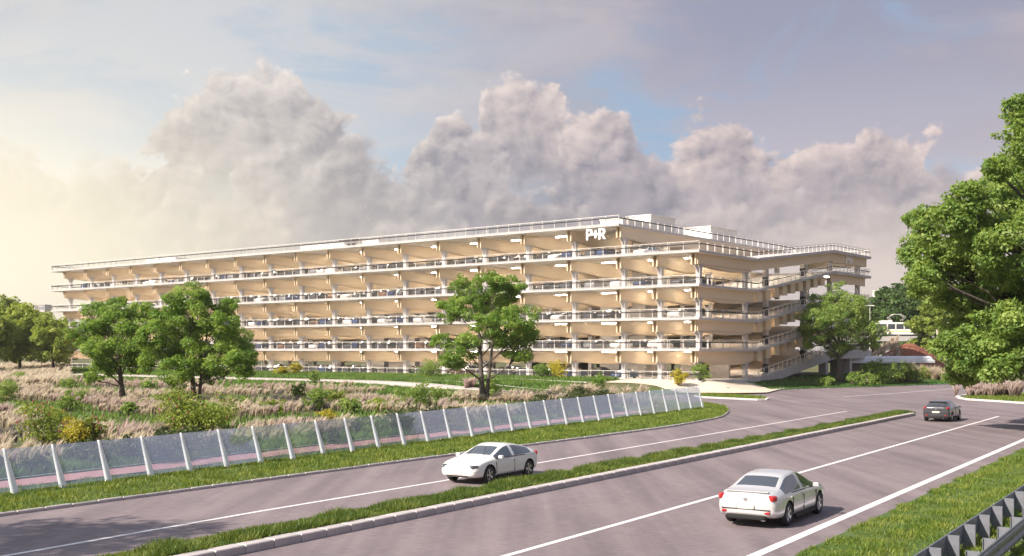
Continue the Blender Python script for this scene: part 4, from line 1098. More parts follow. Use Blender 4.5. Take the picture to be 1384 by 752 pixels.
def build_grass():
    r = np.random.default_rng(3)
    # left verge: between kerb and fence (road frame p,s)
    s = r.uniform(10, 112, 250000); dens = np.clip(55/s, .25, 1); s = s[r.random(len(s)) < dens]; p = r.uniform(-48, -32.3, len(s)); X = .839*p+.544*s; Y = -.544*p+.839*s
    o = (X-FP0[0])*FN[0]+(Y-FP0[1])*FN[1]; t = (X-FP0[0])*FD[0]+(Y-FP0[1])*FD[1]
    k = ~inside(X, Y, ASPH) & (o < np.where(t < 62, 1.25+.35*np.sin(t*1.7), 4)) & (segdist(X, Y, ASPH) < 12)
    X, Y = X[k], Y[k]; dd = np.hypot(X, Y)
    Z = np.full(len(X), .1)
    clump = .75+.5*np.sin(X*2.1+np.sin(Y*1.3)*2)*np.sin(Y*1.9)
    V, t_ = tri_blades(np.column_stack([X, Y, Z]), .24*np.clip(clump, .55, 1.3), .035+.0003*dd, .75, None, 5); stuff('verge_grass', V, t_, M_GRASS)
    # median
    s = r.uniform(14, MED_END, 95000); s = s[r.random(len(s)) < np.clip(40/s, .35, 1)]; p = r.uniform(-23.15, -21.62, len(s)); X = .839*p+.544*s; Y = -.544*p+.839*s
    V, t_ = tri_blades(np.column_stack([X, Y, np.full(len(X), .13)]), .29*np.clip(.85+.4*np.sin(X*1.9+2*np.sin(Y*1.1)), .55, 1.25), .045+.0003*s, .85, None, 6); stuff('median_grass', V, t_, M_MEDG)
    # near right verge
    s = r.uniform(12, 95, 210000); s = s[r.random(len(s)) < np.clip(30/s, .2, 1)]; p = -9.15+r.random(len(s))**1.3*9.5; X = .839*p+.544*s; Y = -.544*p+.839*s
    ed = -9.0+.25*np.sin(s*1.3)+.18*np.sin(s*3.1+1); k = (p > ed) & ~inside(X, Y, ASPH) & (X/np.maximum(Y, 1) < .62)
    X, Y, s, p = X[k], Y[k], s[k], p[k]
    V, t_ = tri_blades(np.column_stack([X, Y, np.full(len(X), .1)]), .20*np.clip(.8+.35*np.sin(X*2.3+1.7*np.sin(Y*1.7)), .5, 1.2), .030+.0003*s, .9, None, 7); stuff('roadside_grass', V, t_, M_GRASS)
    # islands
    ip = np.array(isl); P = rand_in(lambda x, y: ~inside(x, y, ASPH) & inside(x, y, ASPH_A[-1:].tolist()+[(49, 128), (47.5, 117), (50, 105), (56, 96), (75, 91), (95, 100), (90, 128), (70, 134), (55, 131)]), (44, 96, 90, 136), 60000, 8)
    P = P[(P[:, 0]/P[:, 1] < .6)]
    V, t_ = tri_blades(np.column_stack([P, np.full(len(P), .12)]), .28, .07, .7, None, 9); stuff('island_grass', V, t_, M_GRASS)
    P = rand_in(lambda x, y: inside(x, y, strip), (15, 34, 112, 134), 16000, 10)
    V, t_ = tri_blades(np.column_stack([P, np.full(len(P), .13)]), .32, .07, .7, None, 11); stuff('traffic_island_grass', V, t_, M_GRASS)
    # terraces in front of the building, green ground cover
    xs = r.uniform(-150, 1.5, 210000); ys = r.uniform(-36, -3.4, len(xs)); k = (np.abs(ys+21.5) > 2.9) & (np.abs(ys+15.5) > .5) & (np.abs(ys+9) > .5) & (xs < np.interp(ys, [-36, -31, -24, -19, -9, -3], [-4, 4, 3, -2, 0, 2]))
    edge = (ys > -24) | (ys > -32.5+2.5*np.sin(xs*.21)+1.3*np.sin(xs*.7)); k &= edge
    xs, ys = xs[k], ys[k]; X = BA[0]+.788*xs+.615*ys; Y = BA[1]-.615*xs+.788*ys; Z = ground(X, Y)
    V, t_ = tri_blades(np.column_stack([X, Y, Z]), .48, .16, .6, None, 12); stuff('ground_cover', V, t_, M_COVER)
    # lawn to the right of the plaza
    lawn = [at_px(*q)[:2] for q in ((1040, 526.2), (1075, 525.6), (1140, 523.6), (1200, 522), (1285, 519))]+[(100, 215), (78, 212), BW(14.5, 50), BW(13.3, 30), BW(13.3, 14)]+[at_px(*q)[:2] for q in ((1004, 516), (1046, 519.2), (1064, 523.5))]
    P = rand_in(lambda x, y: inside(x, y, lawn), (25, 102, 140, 220), 110000, 13); Z = ground(P[:, 0], P[:, 1])
    V, t_ = tri_blades(np.column_stack([P, Z]), .26, .12, .6, None, 14); stuff('lawn', V, t_, M_LAWN)
build_grass()

def plume_tufts(name, C, H, m, seed, nb=30, w=.045, wind=(.28, .05), spread=.32):
    """arching blades with two bends; 'tone' runs root to tip"""
    r = np.random.default_rng(seed); n = len(C); C = np.repeat(C, nb, 0); Hs = np.repeat(H, nb); N = len(C)
    a = r.uniform(0, 2*PI, N); d = np.stack([np.cos(a), np.sin(a)], 1); h = Hs*r.uniform(.55, 1.12, N); out = r.uniform(.05, 1, N)*spread
    p0 = C.copy(); p0[:, :2] += d*(Hs*.10*r.random(N))[:, None]
    p1 = C.copy(); p1[:, :2] += d*(h*out*.45)[:, None]+np.array(wind)*.25*h[:, None]; p1[:, 2] += h*.6
    p2 = C.copy(); p2[:, :2] += d*(h*out*1.25)[:, None]+np.array(wind)*h[:, None]; p2[:, 2] += h*(1-.25*out)
    s = np.stack([-d[:, 1], d[:, 0]], 1); b = r.uniform(0, 2*PI, N); s = np.stack([np.cos(b), np.sin(b)], 1); ww = (w*r.uniform(.6, 1.3, N))[:, None]
    def off(p, k): q = p.copy(); q[:, :2] += s*ww*k; return q
    T = np.stack([off(p0, -.35), off(p0, .35), off(p1, .6), off(p0, -.35), off(p1, .6), off(p1, -.6), off(p1, -.75), off(p1, .75), p2], 1).reshape(-1, 3)
    tn = np.tile(np.array([0, 0, .55, 0, .55, .55, .55, .55, 1.0]), N); tn = np.clip(tn+np.repeat(r.normal(0, .10, N), 9), 0, 1)
    return stuff(name, T, tn, m)
CLEAR = [(at_px(px, py), w_) for px, py, w_ in ((62, 606, 66), (98, 607, 44), (124, 604, 40), (258, 595, 96), (440, 576, 30), (88, 558, 46), (560, 555, 50), (425, 559, 34), (282, 582, 60))]
def clear_of(x, y):
    k = np.ones(np.shape(x), bool)
    for (cx, cy, _), w_ in CLEAR:
        R_ = w_*cy/F*.62; k &= (np.abs(x-cx) > R_) | (np.abs(y-cy+1.2) > 2.4)
    return k
def field_region(x, y):
    o = (x-FP0[0])*FN[0]+(y-FP0[1])*FN[1]; dx, dy = x-BA[0], y-BA[1]; ly = .615*dx+.788*dy; lx = .788*dx-.615*dy
    near = segdist(x, y, ASPH) > 2.5; pl = segdist(x, y, [plaza[0], plaza[1]], False) > 6
    return (o > 6.3) & (ly < -31.5+2.5*np.sin(lx*.21)+1.3*np.sin(lx*.7)) & (x/np.maximum(y, 1) > -.56) & near & pl & ~inside(x, y, ASPH) & (y < 122+(lx < -14)*200) & clear_of(x, y)
def sn(x, y, s, ph): return np.sin(x*s+ph)*np.sin(y*s*1.3+ph*2)+.5*np.sin(x*s*2.3+y*s*1.7+ph*3)
def build_field():
    P = rand_in(field_region, (-90, 20, 40, 190), 42000, 21)
    f = sn(P[:, 0], P[:, 1], .12, 1.0); g = sn(P[:, 0], P[:, 1], .23, 2.3)
    dist = P[:, 1]; keep = np.random.default_rng(2).random(len(P)) < np.clip(75/dist, .3, 1)*.62
    green = (f < -.22); rose = (g > .45); grey = (g < -.85)
    Z = ground(P[:, 0], P[:, 1]); C = np.column_stack([P, Z]); r = np.random.default_rng(4); H = r.uniform(.6, 1.1, len(P))*(1+.15*g)
    s = keep & ~green & ~rose & ~grey; plume_tufts('feather_grass', C[s], H[s], M_PLUME, 31, 26, .06)
    s = keep & ~green & rose; plume_tufts('rose_grass', C[s], H[s]*.95, M_PLUMEP, 32, 26, .06)
    s = keep & ~green & grey; plume_tufts('grey_grass', C[s], H[s]*.8, M_PLUMEG, 33, 26, .06)
    # green ground cover showing in the gaps
    Q = rand_in(lambda x, y: field_region(x, y) & (sn(x, y, .12, 1.0) < -.1), (-90, 20, 40, 190), 150000, 22); Q = Q[np.random.default_rng(1).random(len(Q)) < np.clip(70/Q[:, 1], .25, 1)]
    V, t_ = tri_blades(np.column_stack([Q, ground(Q[:, 0], Q[:, 1])]), .5, .14, .7, None, 23); stuff('field_cover', V, t_, M_COVER)
    # clumps beside the right-hand planting, on the island and on the bank
    def clump(name, px, py, n, rad, h, m, seed):
        x, y, z = at_px(px, py); rg = np.random.default_rng(seed); q = rg.normal(0, 1, (n, 2))*np.array(rad); c = np.column_stack([x+q[:, 0], y+q[:, 1], np.full(n, 0.0)]); c[:, 2] = ground(c[:, 0], c[:, 1]); plume_tufts(name, c, rg.uniform(.6, 1.1, n)*h*.9, m, seed, 60, .07, (.2, .05), .62)
    clump('grey_grass', 1215, 515, 22, (1.3, 1.0), 2.2, M_PLUMEG, 41); clump('feather_grass', 1262, 513, 46, (3.0, 1.2), 2.5, M_PLUME, 42)
    clump('feather_grass', 1356, 535.5, 26, (1.6, 1.0), 2.2, M_PLUMEP, 43); clump('feather_grass', 1322, 535.8, 14, (1.3, .8), 1.5, M_PLUMEP, 44); clump('feather_grass', 1170, 514, 12, (1.4, .8), 1.4, M_PLUMEP, 45)
    clump('feather_grass', 792, 536, 26, (3.5, 1.2), 1.7, M_PLUME, 46); clump('feather_grass', 640, 520, 6, (.5, .5), 1.7, M_PLUMEP, 47); clump('feather_grass', 700, 545, 60, (6, 1.4), 1.2, M_PLUME, 48)
    # far left, behind
    Q = rand_in(lambda x, y: (x/y > -.52) & (x/y < -.40), (-140, -60, 150, 235), 6000, 51); Z = ground(Q[:, 0], Q[:, 1]); plume_tufts('feather_grass', np.column_stack([Q, Z])[:1500], np.full(1500, 1.6), M_PLUME, 52, 14, .14)
build_field()

# ------------------------------------------------------------------ trees and shrubs
def leaf_quads(P, N, size, r):
    """a bent diamond leaf (one quad) at each point, facing roughly N"""
    n = len(P); N = N+r.normal(0, .55, (n, 3)); N /= np.linalg.norm(N, axis=1)[:, None]+1e-9
    a = np.cross(N, r.normal(0, 1, (n, 3))); a /= np.linalg.norm(a, axis=1)[:, None]+1e-9; b = np.cross(N, a)
    L = (size*r.uniform(.7, 1.35, n))[:, None]; W = L*r.uniform(.48, .7, n)[:, None]
    V = np.stack([P-a*L*.5, P+b*W*.5+a*L*.05+N*L*.06, P+a*L*.55-N*L*.05, P-b*W*.5+a*L*.05+N*L*.06], 1)
    return V.reshape(-1, 3)
def crown_points(lobes, leaf_per_m2, r, sub=9, fill=.12):
    sub = int(sub*2.6)
    """lobes: (x,y,z,r). each lobe carries smaller clumps on its surface; leaves sit on the clumps"""
    Ps, Ns, Ts = [], [], []
    for (x, y, z, R_) in lobes:
        c0 = np.array((x, y, z)); k = max(4, int(sub))
        for q in range(k):
            d = r.normal(0, 1, 3); d /= np.linalg.norm(d); d[2] = d[2]*.9+.12
            rr_ = min(R_, 2.4)*r.uniform(.20, .46); c = c0+d*(R_-rr_*.4)*(r.uniform(.35, 1.0)**.6)*1.22
            n = max(12, int(leaf_per_m2*4*PI*rr_*rr_*.7)); e = r.normal(0, 1, (n, 3)); e /= np.linalg.norm(e, axis=1)[:, None]
            rad = rr_*np.cbrt(r.uniform(.35, 1.0, n))*r.uniform(.8, 1.25, n); s = np.array((1.15, 1.15, .72))
            Ps.append(c+e*rad[:, None]*s); Ns.append(e*.8+np.array((0, 0, .5))); Ts.append(np.clip(r.normal(.47, .2, n)+r.normal(0, .16), 0, 1))
    return np.concatenate(Ps), np.concatenate(Ns), np.concatenate(Ts)
def limb(mb, a, b, r0, r1, rnd, n=6, seg=5, sag=.12):
    a, b = Vector(a), Vector(b); L = (b-a).length; pts, rad = [], []
    off = Vector((rnd.uniform(-1, 1), rnd.uniform(-1, 1), rnd.uniform(-.3, .8)))*L*sag
    for i in range(seg+1):
        t = i/seg; pts.append(a.lerp(b, t)+off*math.sin(PI*t)+Vector((rnd.uniform(-1, 1), rnd.uniform(-1, 1), rnd.uniform(-1, 1)))*L*.02*(0 < i < seg)); rad.append(r0+(r1-r0)*t)
    mb.tube(pts, rad, n); return pts
def make_tree(name, base, lobes, label, m, trunk_r=.22, leaf=.24, dens=14, sub=9, seed=1, stems=1, group=None, cat='tree', lean=(0, 0)):
    rnd = random.Random(seed); r = np.random.default_rng(seed); bx, by, bz = base
    root = empty(name, base, 0, label, cat, group)
    L = [(x-bx, y-by, z-bz, q) for x, y, z, q in lobes]
    zmin = min(z-q for _, _, z, q in L); zmax = max(z+q for _, _, z, q in L); cx = sum(l[0] for l in L)/len(L); cy = sum(l[1] for l in L)/len(L)
    mb = MB(); forks = []
    for s in range(stems):
        dx = (s-(stems-1)/2)*1.1
        topp = Vector((cx*.6+dx*1.6+lean[0], cy*.6+lean[1], zmin+(zmax-zmin)*.62)); a = Vector((dx*.25, rnd.uniform(-.1, .1), -.15)); pts, rad = [], []
        for i in range(9):
            t = i/8; pts.append(a.lerp(topp, t)+Vector((math.sin(t*5+seed)*.10, math.cos(t*4+seed)*.10, 0))*t); rad.append((trunk_r*(1.0 if s == 0 else .75))*((1.55 if i == 0 else 1.12 if i == 1 else 1)-.78*t))
        mb.tube(pts, rad, 10); forks.append((pts, rad))
    for (x, y, z, q) in L:
        pts, rad = forks[rnd.randrange(stems)]
        zt = min(max((z-q*.4)*.62, pts[2].z), pts[-1].z); k = min(range(len(pts)), key=lambda i: abs(pts[i].z-zt)); k = max(2, k)
        p = limb(mb, pts[k], (x, y, z), rad[k]*.38, .03, rnd)
        for _ in range(3):
            d = Vector((rnd.gauss(0, 1), rnd.gauss(0, 1), rnd.gauss(.2, .8))).normalized()*q*.85; limb(mb, p[3], Vector((x, y, z))+d, rad[k]*.22+.01, .012, rnd, 4, 3)
    mb.build('trunk', M_BARK, root, True)
    P, N, T = crown_points(L, dens, r, sub)
    me = np_mesh('crown', leaf_quads(P, N, leaf, r), 4, m, np.repeat(T, 4)); link('crown', me, root)
    return root
def px_lobes(spec, Y, depth, seed, scale=1.0):
    rnd = random.Random(seed); out = []
    for i, (px, py, pr) in enumerate(spec):
        y = Y+rnd.uniform(-1, 1)*depth; x, _, z = up(px, py, y); out.append((x, y, z, pr*scale*1.12*Y/F))
    return out
def zl(lst, ox, oy, s): return [(ox+x/s, oy+y/s, q/s) for x, y, q in lst]
TREE_A = zl([(350, 330, 62), (240, 335, 62), (450, 320, 45), (170, 420, 55), (290, 420, 80), (400, 430, 75), (240, 500, 62), (330, 530, 75), (430, 530, 60), (260, 580, 48), (350, 270, 30), (210, 620, 25)], 60, 330, 3.418)
TREE_B = zl([(690, 250, 62), (610, 285, 50), (840, 300, 50), (700, 350, 75), (830, 380, 60), (560, 360, 60), (880, 450, 70), (760, 450, 80), (620, 440, 75), (500, 430, 60), (540, 520, 75), (680, 530, 70), (830, 530, 70), (915, 560, 60), (610, 600, 65), (760, 600, 50), (930, 520, 45), (470, 560, 40)], 60, 330, 3.418)
TREE_C = zl([(400, 80, 75), (270, 75, 55), (560, 75, 55), (200, 215, 70), (330, 195, 80), (480, 175, 80), (590, 250, 80), (630, 350, 70), (530, 390, 75), (300, 420, 75), (155, 395, 52), (215, 490, 55), (600, 450, 60), (420, 300, 80), (470, 60, 45)], 560, 370, 4.18)
TREE_D = [(1130, 397, 17), (1106, 411, 16), (1156, 412, 18), (1098, 433, 17), (1128, 430, 23), (1163, 435, 21), (1184, 450, 15), (1108, 453, 19), (1142, 458, 21), (1172, 464, 13), (1100, 463, 14), (1130, 476, 12), (1090, 445, 10)]
TREE_F = [(1262, 424, 15), (1246, 440, 14), (1286, 440, 16), (1262, 452, 18), (1241, 468, 12), (1286, 468, 15), (1262, 476, 12)]
TREE_E = [(1378, 150, 20), (1384, 195, 28), (1347, 232, 17), (1374, 250, 36), (1312, 272, 24), (1342, 290, 32), (1246, 297, 19), (1275, 308, 28), (1312, 332, 36), (1252, 345, 26), (1360, 340, 42), (1252, 380, 23), (1292, 388, 36), (1350, 400, 44), (1322, 440, 38), (1370, 450, 40), (1300, 470, 27), (1342, 487, 29), (1300, 505, 20), (1378, 488, 28),
          (1440, 170, 50), (1480, 270, 75), (1460, 390, 75), (1560, 320, 85), (1560, 430, 70), (1420, 300, 60), (1510, 150, 60), (1620, 400, 60), (1640, 290, 60), (1590, 220, 60), (1430, 470, 45), (1700, 350, 55)]
def tree_px(name, px, py, Y, spec, label, m, **k):
    depth = k.pop('depth', 3.0); sc_ = k.pop('scale', 1.0); z = float(ground(np.array([(px-692)/F*Y]), np.array([Y]))[0])
    return make_tree(name, ((px-692)/F*Y, Y, z), px_lobes(spec, Y, depth, k.get('seed', 1), sc_), label, m, **k)
tree_px('tree', 167, 541, 106, TREE_A, 'bushy green tree on a thick single trunk among the tan grasses', M_LEAF, trunk_r=.30, leaf=.205, dens=62, seed=3, depth=2.6)
tree_px('tree', 266, 545, 101, TREE_B, 'broad green tree with twin trunks beside the single-trunked tree', M_LEAF, trunk_r=.27, leaf=.205, dens=62, seed=4, stems=2, depth=3.2)
tree_px('tree', 655, 540, 108, TREE_C, 'lone green tree with a forked trunk in front of the middle of the car park', M_LEAF, trunk_r=.30, leaf=.205, dens=62, seed=5, depth=3.0, stems=2)
tree_px('tree', 1135, 507, 163, TREE_D, 'round green tree on the lawn in front of the side ramps', M_LEAFB, trunk_r=.40, leaf=.26, dens=30, seed=6, depth=4, scale=.86)
tree_px('tree', 1266, 503, 222, TREE_F, 'yellow-green tree half hiding the tram', M_LEAFW, trunk_r=.4, leaf=.46, dens=15, seed=7, depth=4)
eb = RP(-5.2, 87.0)
make_tree('tree', (43.0, 74.0, .1), px_lobes(TREE_E, 74, 4.5, 9), 'very large leafy tree overhanging the junction at the picture edge', M_LEAFB, trunk_r=.6, leaf=.25, dens=44, sub=14, seed=9)
# tree that throws the shadow across the near road
sh = [(-25.6+dx, 21.4+dy, z+5.2, q) for dx, dy, z, q in ((0, 0, 8.5, 2.0), (1.5, 1, 7, 1.8), (-1.5, -1, 7, 1.8), (.5, -1.8, 6.5, 1.6), (-.3, 2, 6.7, 1.7), (2.4, -.6, 5.8, 1.3), (0, 3.4, 5.6, 1.3))]
make_tree('tree', (-26.6, 21.6, .1), sh, 'roadside tree shading the near carriageway', M_LEAF, trunk_r=.25, leaf=.26, dens=12, seed=10)

# simple repeat trees: built once, copied with their trunk and crown
def proto_tree(h, w, m, seed, leaf=.5, dens=5, name='tree', sub=8):
    rnd = random.Random(seed); lob = []
    for i in range(13):
        t = i/12; a = i*2.4; rr_ = w*.5*math.sin(PI*(.18+.72*t))*.72; lob.append((rr_*math.cos(a), rr_*math.sin(a), h*(.30+.58*t), w*rnd.uniform(.17, .25)))
    return make_tree(name, (0, 0, 0), lob, None, m, trunk_r=h*.028, leaf=leaf, dens=dens, sub=sub, seed=seed)
def copy_thing(o, loc, rz, sc_, label, cat, group):
    c = o.copy(); COL.objects.link(c); c.location = loc; c.rotation_euler = (0, 0, rz); c.scale = (sc_,)*3; tag(c, label, cat, group)
    for ch in o.children:
        d = ch.copy(); COL.objects.link(d); d.parent = c
    return c
def place_trees(proto, rows, group):
    for i, (px, Y, s, label) in enumerate(rows):
        x = (px-692)/F*Y; z = float(ground(np.array([x]), np.array([float(Y)]))[0])
        if i == 0 and 'label' not in proto: tag(proto, label, 'tree', group); proto.location = (x, Y, z); proto.scale = (s,)*3
        else: copy_thing(proto, (x, Y, z), i*1.7+px*.1, s, label, 'tree', group)
pa = proto_tree(11, 9, M_LEAFY, 21, .5, 12); pb = proto_tree(17, 14, M_LEAFD, 22, .8, 6); pc = proto_tree(12, 10, M_LEAFY, 23, .55, 11)
place_trees(pa, [(72, 200, .92, 'slender pale green tree at the left end of the car park'), (27, 205, 1.15, 'pale green tree left of the slender one by the car park end'), (-22, 196, 1.15, 'pale green tree cut by the picture edge on the left'), (52, 262, 1.25, 'pale tree behind the slender tree by the car park end')], 'pale trees at the left end of the car park')
place_trees(pc, [(8, 250, 1.35, 'yellow-green tree behind the pale trees at the left'), (-30, 280, 1.5, 'yellow-green tree beyond the left picture edge'), (92, 300, 1.05, 'small yellow-green tree seen past the car park end')], 'yellow-green trees at the left')
far = [(1180, 300, 'dark tree just right of the car park wing'), (1208, 320, 'dark tree above the tram roof'), (1238, 290, 'dark tree between the tram and the big tree'), (1165, 340, 'dark tree behind the round lawn tree'), (1275, 310, 'dark tree behind the yellow-green tree'), (1310, 300, 'dark tree behind the big overhanging tree'), (1350, 320, 'dark tree far behind the big tree at the edge'), (1140, 330, 'dark tree seen through the side ramps'), (1222, 360, 'farthest dark tree over the tram'), (1395, 300, 'dark tree beyond the right picture edge')]
place_trees(pb, [(px, Y, .95+.12*((i*7) % 4), lb) for i, (px, Y, lb) in enumerate(far)], 'dark trees beyond the tram line')
bt = []
for k in range(11):
    X, Y = BW(-135+k*11.0, 76+(k % 3)*5); bt.append((692+F*X/Y, Y, .62+.07*(k % 4), f'dark tree behind the car park, {ORD[k]} of the row from its left end'))
place_trees(pb, bt, 'dark trees in a row behind the car park')

def make_shrub(name, px, py, wpx, hpx, label, m, Y=None, seed=1, leaf=.16, dens=26, flower=False, cat='shrub', n=9, group=None):
    if Y is None: X, Y, z = at_px(px, py)
    else: X = (px-692)/F*Y; z = float(ground(np.array([X]), np.array([Y]))[0])
    W, H = wpx*Y/F*1.15, hpx*Y/F*1.25; rnd = random.Random(seed); r = np.random.default_rng(seed); root = empty(name, (X, Y, z), 0, label, cat, group); lob = []
    for i in range(n):
        a = rnd.uniform(0, 2*PI); q = rnd.uniform(0, .36); lob.append((math.cos(a)*q*W, math.sin(a)*q*W*.8, H*rnd.uniform(.28, .78), min(W, H*1.6)*rnd.uniform(.20, .30)))
    P, N, T = crown_points(lob, dens, r, 6); P[:, 2] = np.maximum(P[:, 2], .02)
    P[:, 2] = np.maximum(P[:, 2], .03); link('foliage', np_mesh('foliage', leaf_quads(P, N, leaf, r), 4, m, np.repeat(T, 4)), root)
    mb = MB()
    for (x, y, zz, q) in lob: limb(mb, (x*.2, y*.2, -.1), (x, y, zz), .035, .012, rnd, 5, 4)
    mb.build('stem', M_BARK, root)
    if flower:
        fb = MB()
        for _ in range(34):
            x, y, zz, q = rnd.choice(lob); d = Vector((rnd.gauss(0, 1), rnd.gauss(0, 1), abs(rnd.gauss(.7, .6)))).normalized()*q*1.1; p = Vector((x, y, zz))+d; fb.tube([p, p+Vector((.01, 0, .13))], [.045, .015], 5)
        fb.build('blossom', M_FLOWER, root)
    return root
SHRUBS = [
    ('shrub', 62, 603, 66, 40, 'green shrub with dark red flowers behind the leftmost glass panes', M_LEAFW, dict(flower=True, seed=51, leaf=.15)),
    ('shrub', 98, 604, 44, 30, 'bright yellow flowering shrub between two red-flowered shrubs', M_YSHR, dict(seed=52, leaf=.11)),
    ('shrub', 124, 602, 40, 34, 'smaller green shrub with red flowers right of the yellow one', M_LEAFW, dict(flower=True, seed=53, leaf=.15)),
    ('shrub', 258, 592, 96, 48, 'widest green shrub with red flowers below the twin-trunked tree', M_LEAFW, dict(flower=True, seed=54, leaf=.15, n=16)),
    ('shrub', 282, 578, 60, 26, 'low leafy shrub behind the wide red-flowered shrub', M_LEAFB, dict(seed=55)),
    ('shrub', 88, 556, 46, 16, 'small green shrub among the tan grasses at the left', M_LEAFB, dict(seed=56)),
    ('shrub', 175, 562, 22, 14, 'tiny round green shrub in the tan grasses below the single-trunked tree', M_LEAFB, dict(seed=57)),
    ('shrub', 440, 573, 30, 16, 'yellow shrub in the grasses above the glass screen', M_YSHR, dict(seed=58, leaf=.11)),
    ('shrub', 425, 556, 34, 24, 'green shrub behind the yellow shrub in the grasses', M_LEAFB, dict(seed=59)),
    ('shrub', 404, 545, 20, 24, 'tall thin green bush at the edge of the green cover', M_LEAFB, dict(seed=60)),
    ('shrub', 455, 550, 40, 18, 'olive shrub in the grasses right of the thin green bush', M_LEAFW, dict(seed=61)),
    ('shrub', 560, 552, 50, 26, 'light green leafy shrub left of the lone tree', M_LEAFB, dict(seed=62)),
    ('shrub', 665, 543, 28, 22, 'green bush at the foot of the lone tree', M_LEAFB, dict(seed=63)),
    ('shrub', 380, 508, 22, 9, 'low yellow bush by the car park railing, left of a taller one', M_YSHR, dict(seed=64, leaf=.2, dens=12)),
    ('shrub', 402, 507, 18, 13, 'taller yellow bush by the car park railing', M_YSHR, dict(seed=65, leaf=.2, dens=12)),
    ('shrub', 424, 520, 16, 15, 'small green bush on the middle terrace strip', M_LEAFB, dict(seed=66, leaf=.2, dens=14)),
    ('shrub', 577, 511, 38, 18, 'rounded olive green bush by the car park railing', M_LEAFB, dict(seed=67, leaf=.2, dens=14)),
    ('shrub', 733, 512, 24, 15, 'green bush joined to a yellow one by the railing', M_LEAFB, dict(seed=68, leaf=.2, dens=14)),
    ('shrub', 757, 512, 34, 18, 'wide yellow bush by the railing right of the lone tree', M_YSHR, dict(seed=69, leaf=.2, dens=12)),
    ('shrub', 807, 530, 22, 20, 'small dark green tree-like bush at the end of the terraces', M_LEAF, dict(seed=70, leaf=.18)),
    ('shrub', 917, 517, 20, 17, 'yellow bush at the corner of the car park', M_YSHR, dict(seed=71, leaf=.2, dens=12)),
    ('shrub', 948, 517, 24, 19, 'thin bright green sapling beside the plaza', M_LEAFB, dict(seed=72, leaf=.2, dens=9)),
    ('shrub', 1160, 522, 46, 16, 'low grey-green shrub beside the lawn tree', M_LEAFB, dict(seed=73, leaf=.2)),
    ('shrub', 1190, 520, 60, 22, 'large leafy shrub in the planting by the junction kerb', M_LEAFB, dict(seed=74, leaf=.22, n=16)),
    ('shrub', 1228, 517, 60, 17, 'yellow-green shrub behind the grey grass tuft', M_LEAFW, dict(seed=75, leaf=.22, n=14)),
    ('shrub', 1118, 523, 40, 10, 'low spreading green shrub at the front of the lawn', M_LEAFB, dict(seed=76, leaf=.2)),
    ('shrub', 1268, 509, 46, 15, 'bright yellow-green shrub before the white shelter', M_LEAFW, dict(seed=77, leaf=.24)),
    ('shrub', 22, 520, 44, 12, 'flat green bush near the left picture edge under the pale trees', M_LEAFB, dict(seed=80)),
    ('shrub', 95, 527, 26, 11, 'dark little bush left of the single-trunked tree', M_LEAF, dict(seed=81)),
    ('shrub', 105, 545, 60, 13, 'wide low green bush left of the single-trunked trunk', M_LEAFB, dict(seed=82)),
    ('shrub', 208, 553, 44, 14, 'low green bush between the two left trees', M_LEAFB, dict(seed=83)),
    ('shrub', 330, 552, 50, 14, 'low green bush right of the twin-trunked tree', M_LEAF, dict(seed=84)),
    ('shrub', 475, 560, 36, 16, 'fresh green bush beside the olive shrub', M_LEAFB, dict(seed=85)),
    ('shrub', 512, 556, 36, 13, 'small pale green bush between the olive shrub and the light leafy one', M_LEAFY, dict(seed=86)),
    ('shrub', 600, 550, 44, 20, 'spreading green bush just left of the lone tree', M_LEAFB, dict(seed=87)),
    ('shrub', 370, 560, 40, 13, 'pale yellow-green bush among the grasses above the glass', M_LEAFY, dict(seed=88)),
    ('shrub', 200, 530, 40, 11, 'dark low bush behind the single-trunked tree', M_LEAF, dict(seed=89)),
    ('shrub', 8, 545, 40, 22, 'green bush at the left picture edge behind the grasses', M_LEAFB, dict(seed=78)),
    ('shrub', 75, 500, 30, 12, 'yellow bush below the slender tree by the car park end', M_YSHR, dict(seed=79, leaf=.2, dens=10)),
]
for (nm, px, py, wp, hp, lb, m, k) in SHRUBS: make_shrub(nm, px, py, wp, hp, lb, m, **k)
# dark shrubs added behind the glass to imitate reflections in its panes
hs = [(4, 1.0), (7.2, 1.5), (9.6, 1.8), (12.2, 1.7), (14.8, 1.2), (21.5, .8), (27, 1.5), (29.8, 1.9), (32.6, 2.0), (35.4, 1.7), (40.5, 1.3), (45.5, 1.6), (48.5, 2.1), (51.6, 2.3), (54.6, 2.4), (57.4, 2.1)]
for i, (s_, h_) in enumerate(hs):
    x, y = FW(s_, 4.7+.4*math.sin(i*2.3)); px = 692+F*x/y; z = float(ground(np.array([x]), np.array([y]))[0]); Yv = y
    make_shrub('shrub', px, 0, 3.2*F/Yv, h_*.62*F/Yv, f'added dark shrub imitating a glass reflection, {ORD[i]} along the cycle path from the left', M_REFSHRUB, Y=y, seed=100+i, leaf=.16, dens=24, n=10, group='added dark shrubs imitating reflections in the glass')
def hedge_band():
    r = np.random.default_rng(77); n = 60000; s_ = r.uniform(-30, 60, n); o = r.uniform(3.7, 6.6, n); X = FP0[0]+FD[0]*s_+FN[0]*o; Y = FP0[1]+FD[1]*s_+FN[1]*o
    k = (X/np.maximum(Y, 1) > -.55); X, Y = X[k], Y[k]
    V, t_ = tri_blades(np.column_stack([X, Y, ground(X, Y)]), .55, .07, .7, None, 78); stuff('path_planting', V, t_, M_COVER)
hedge_band()

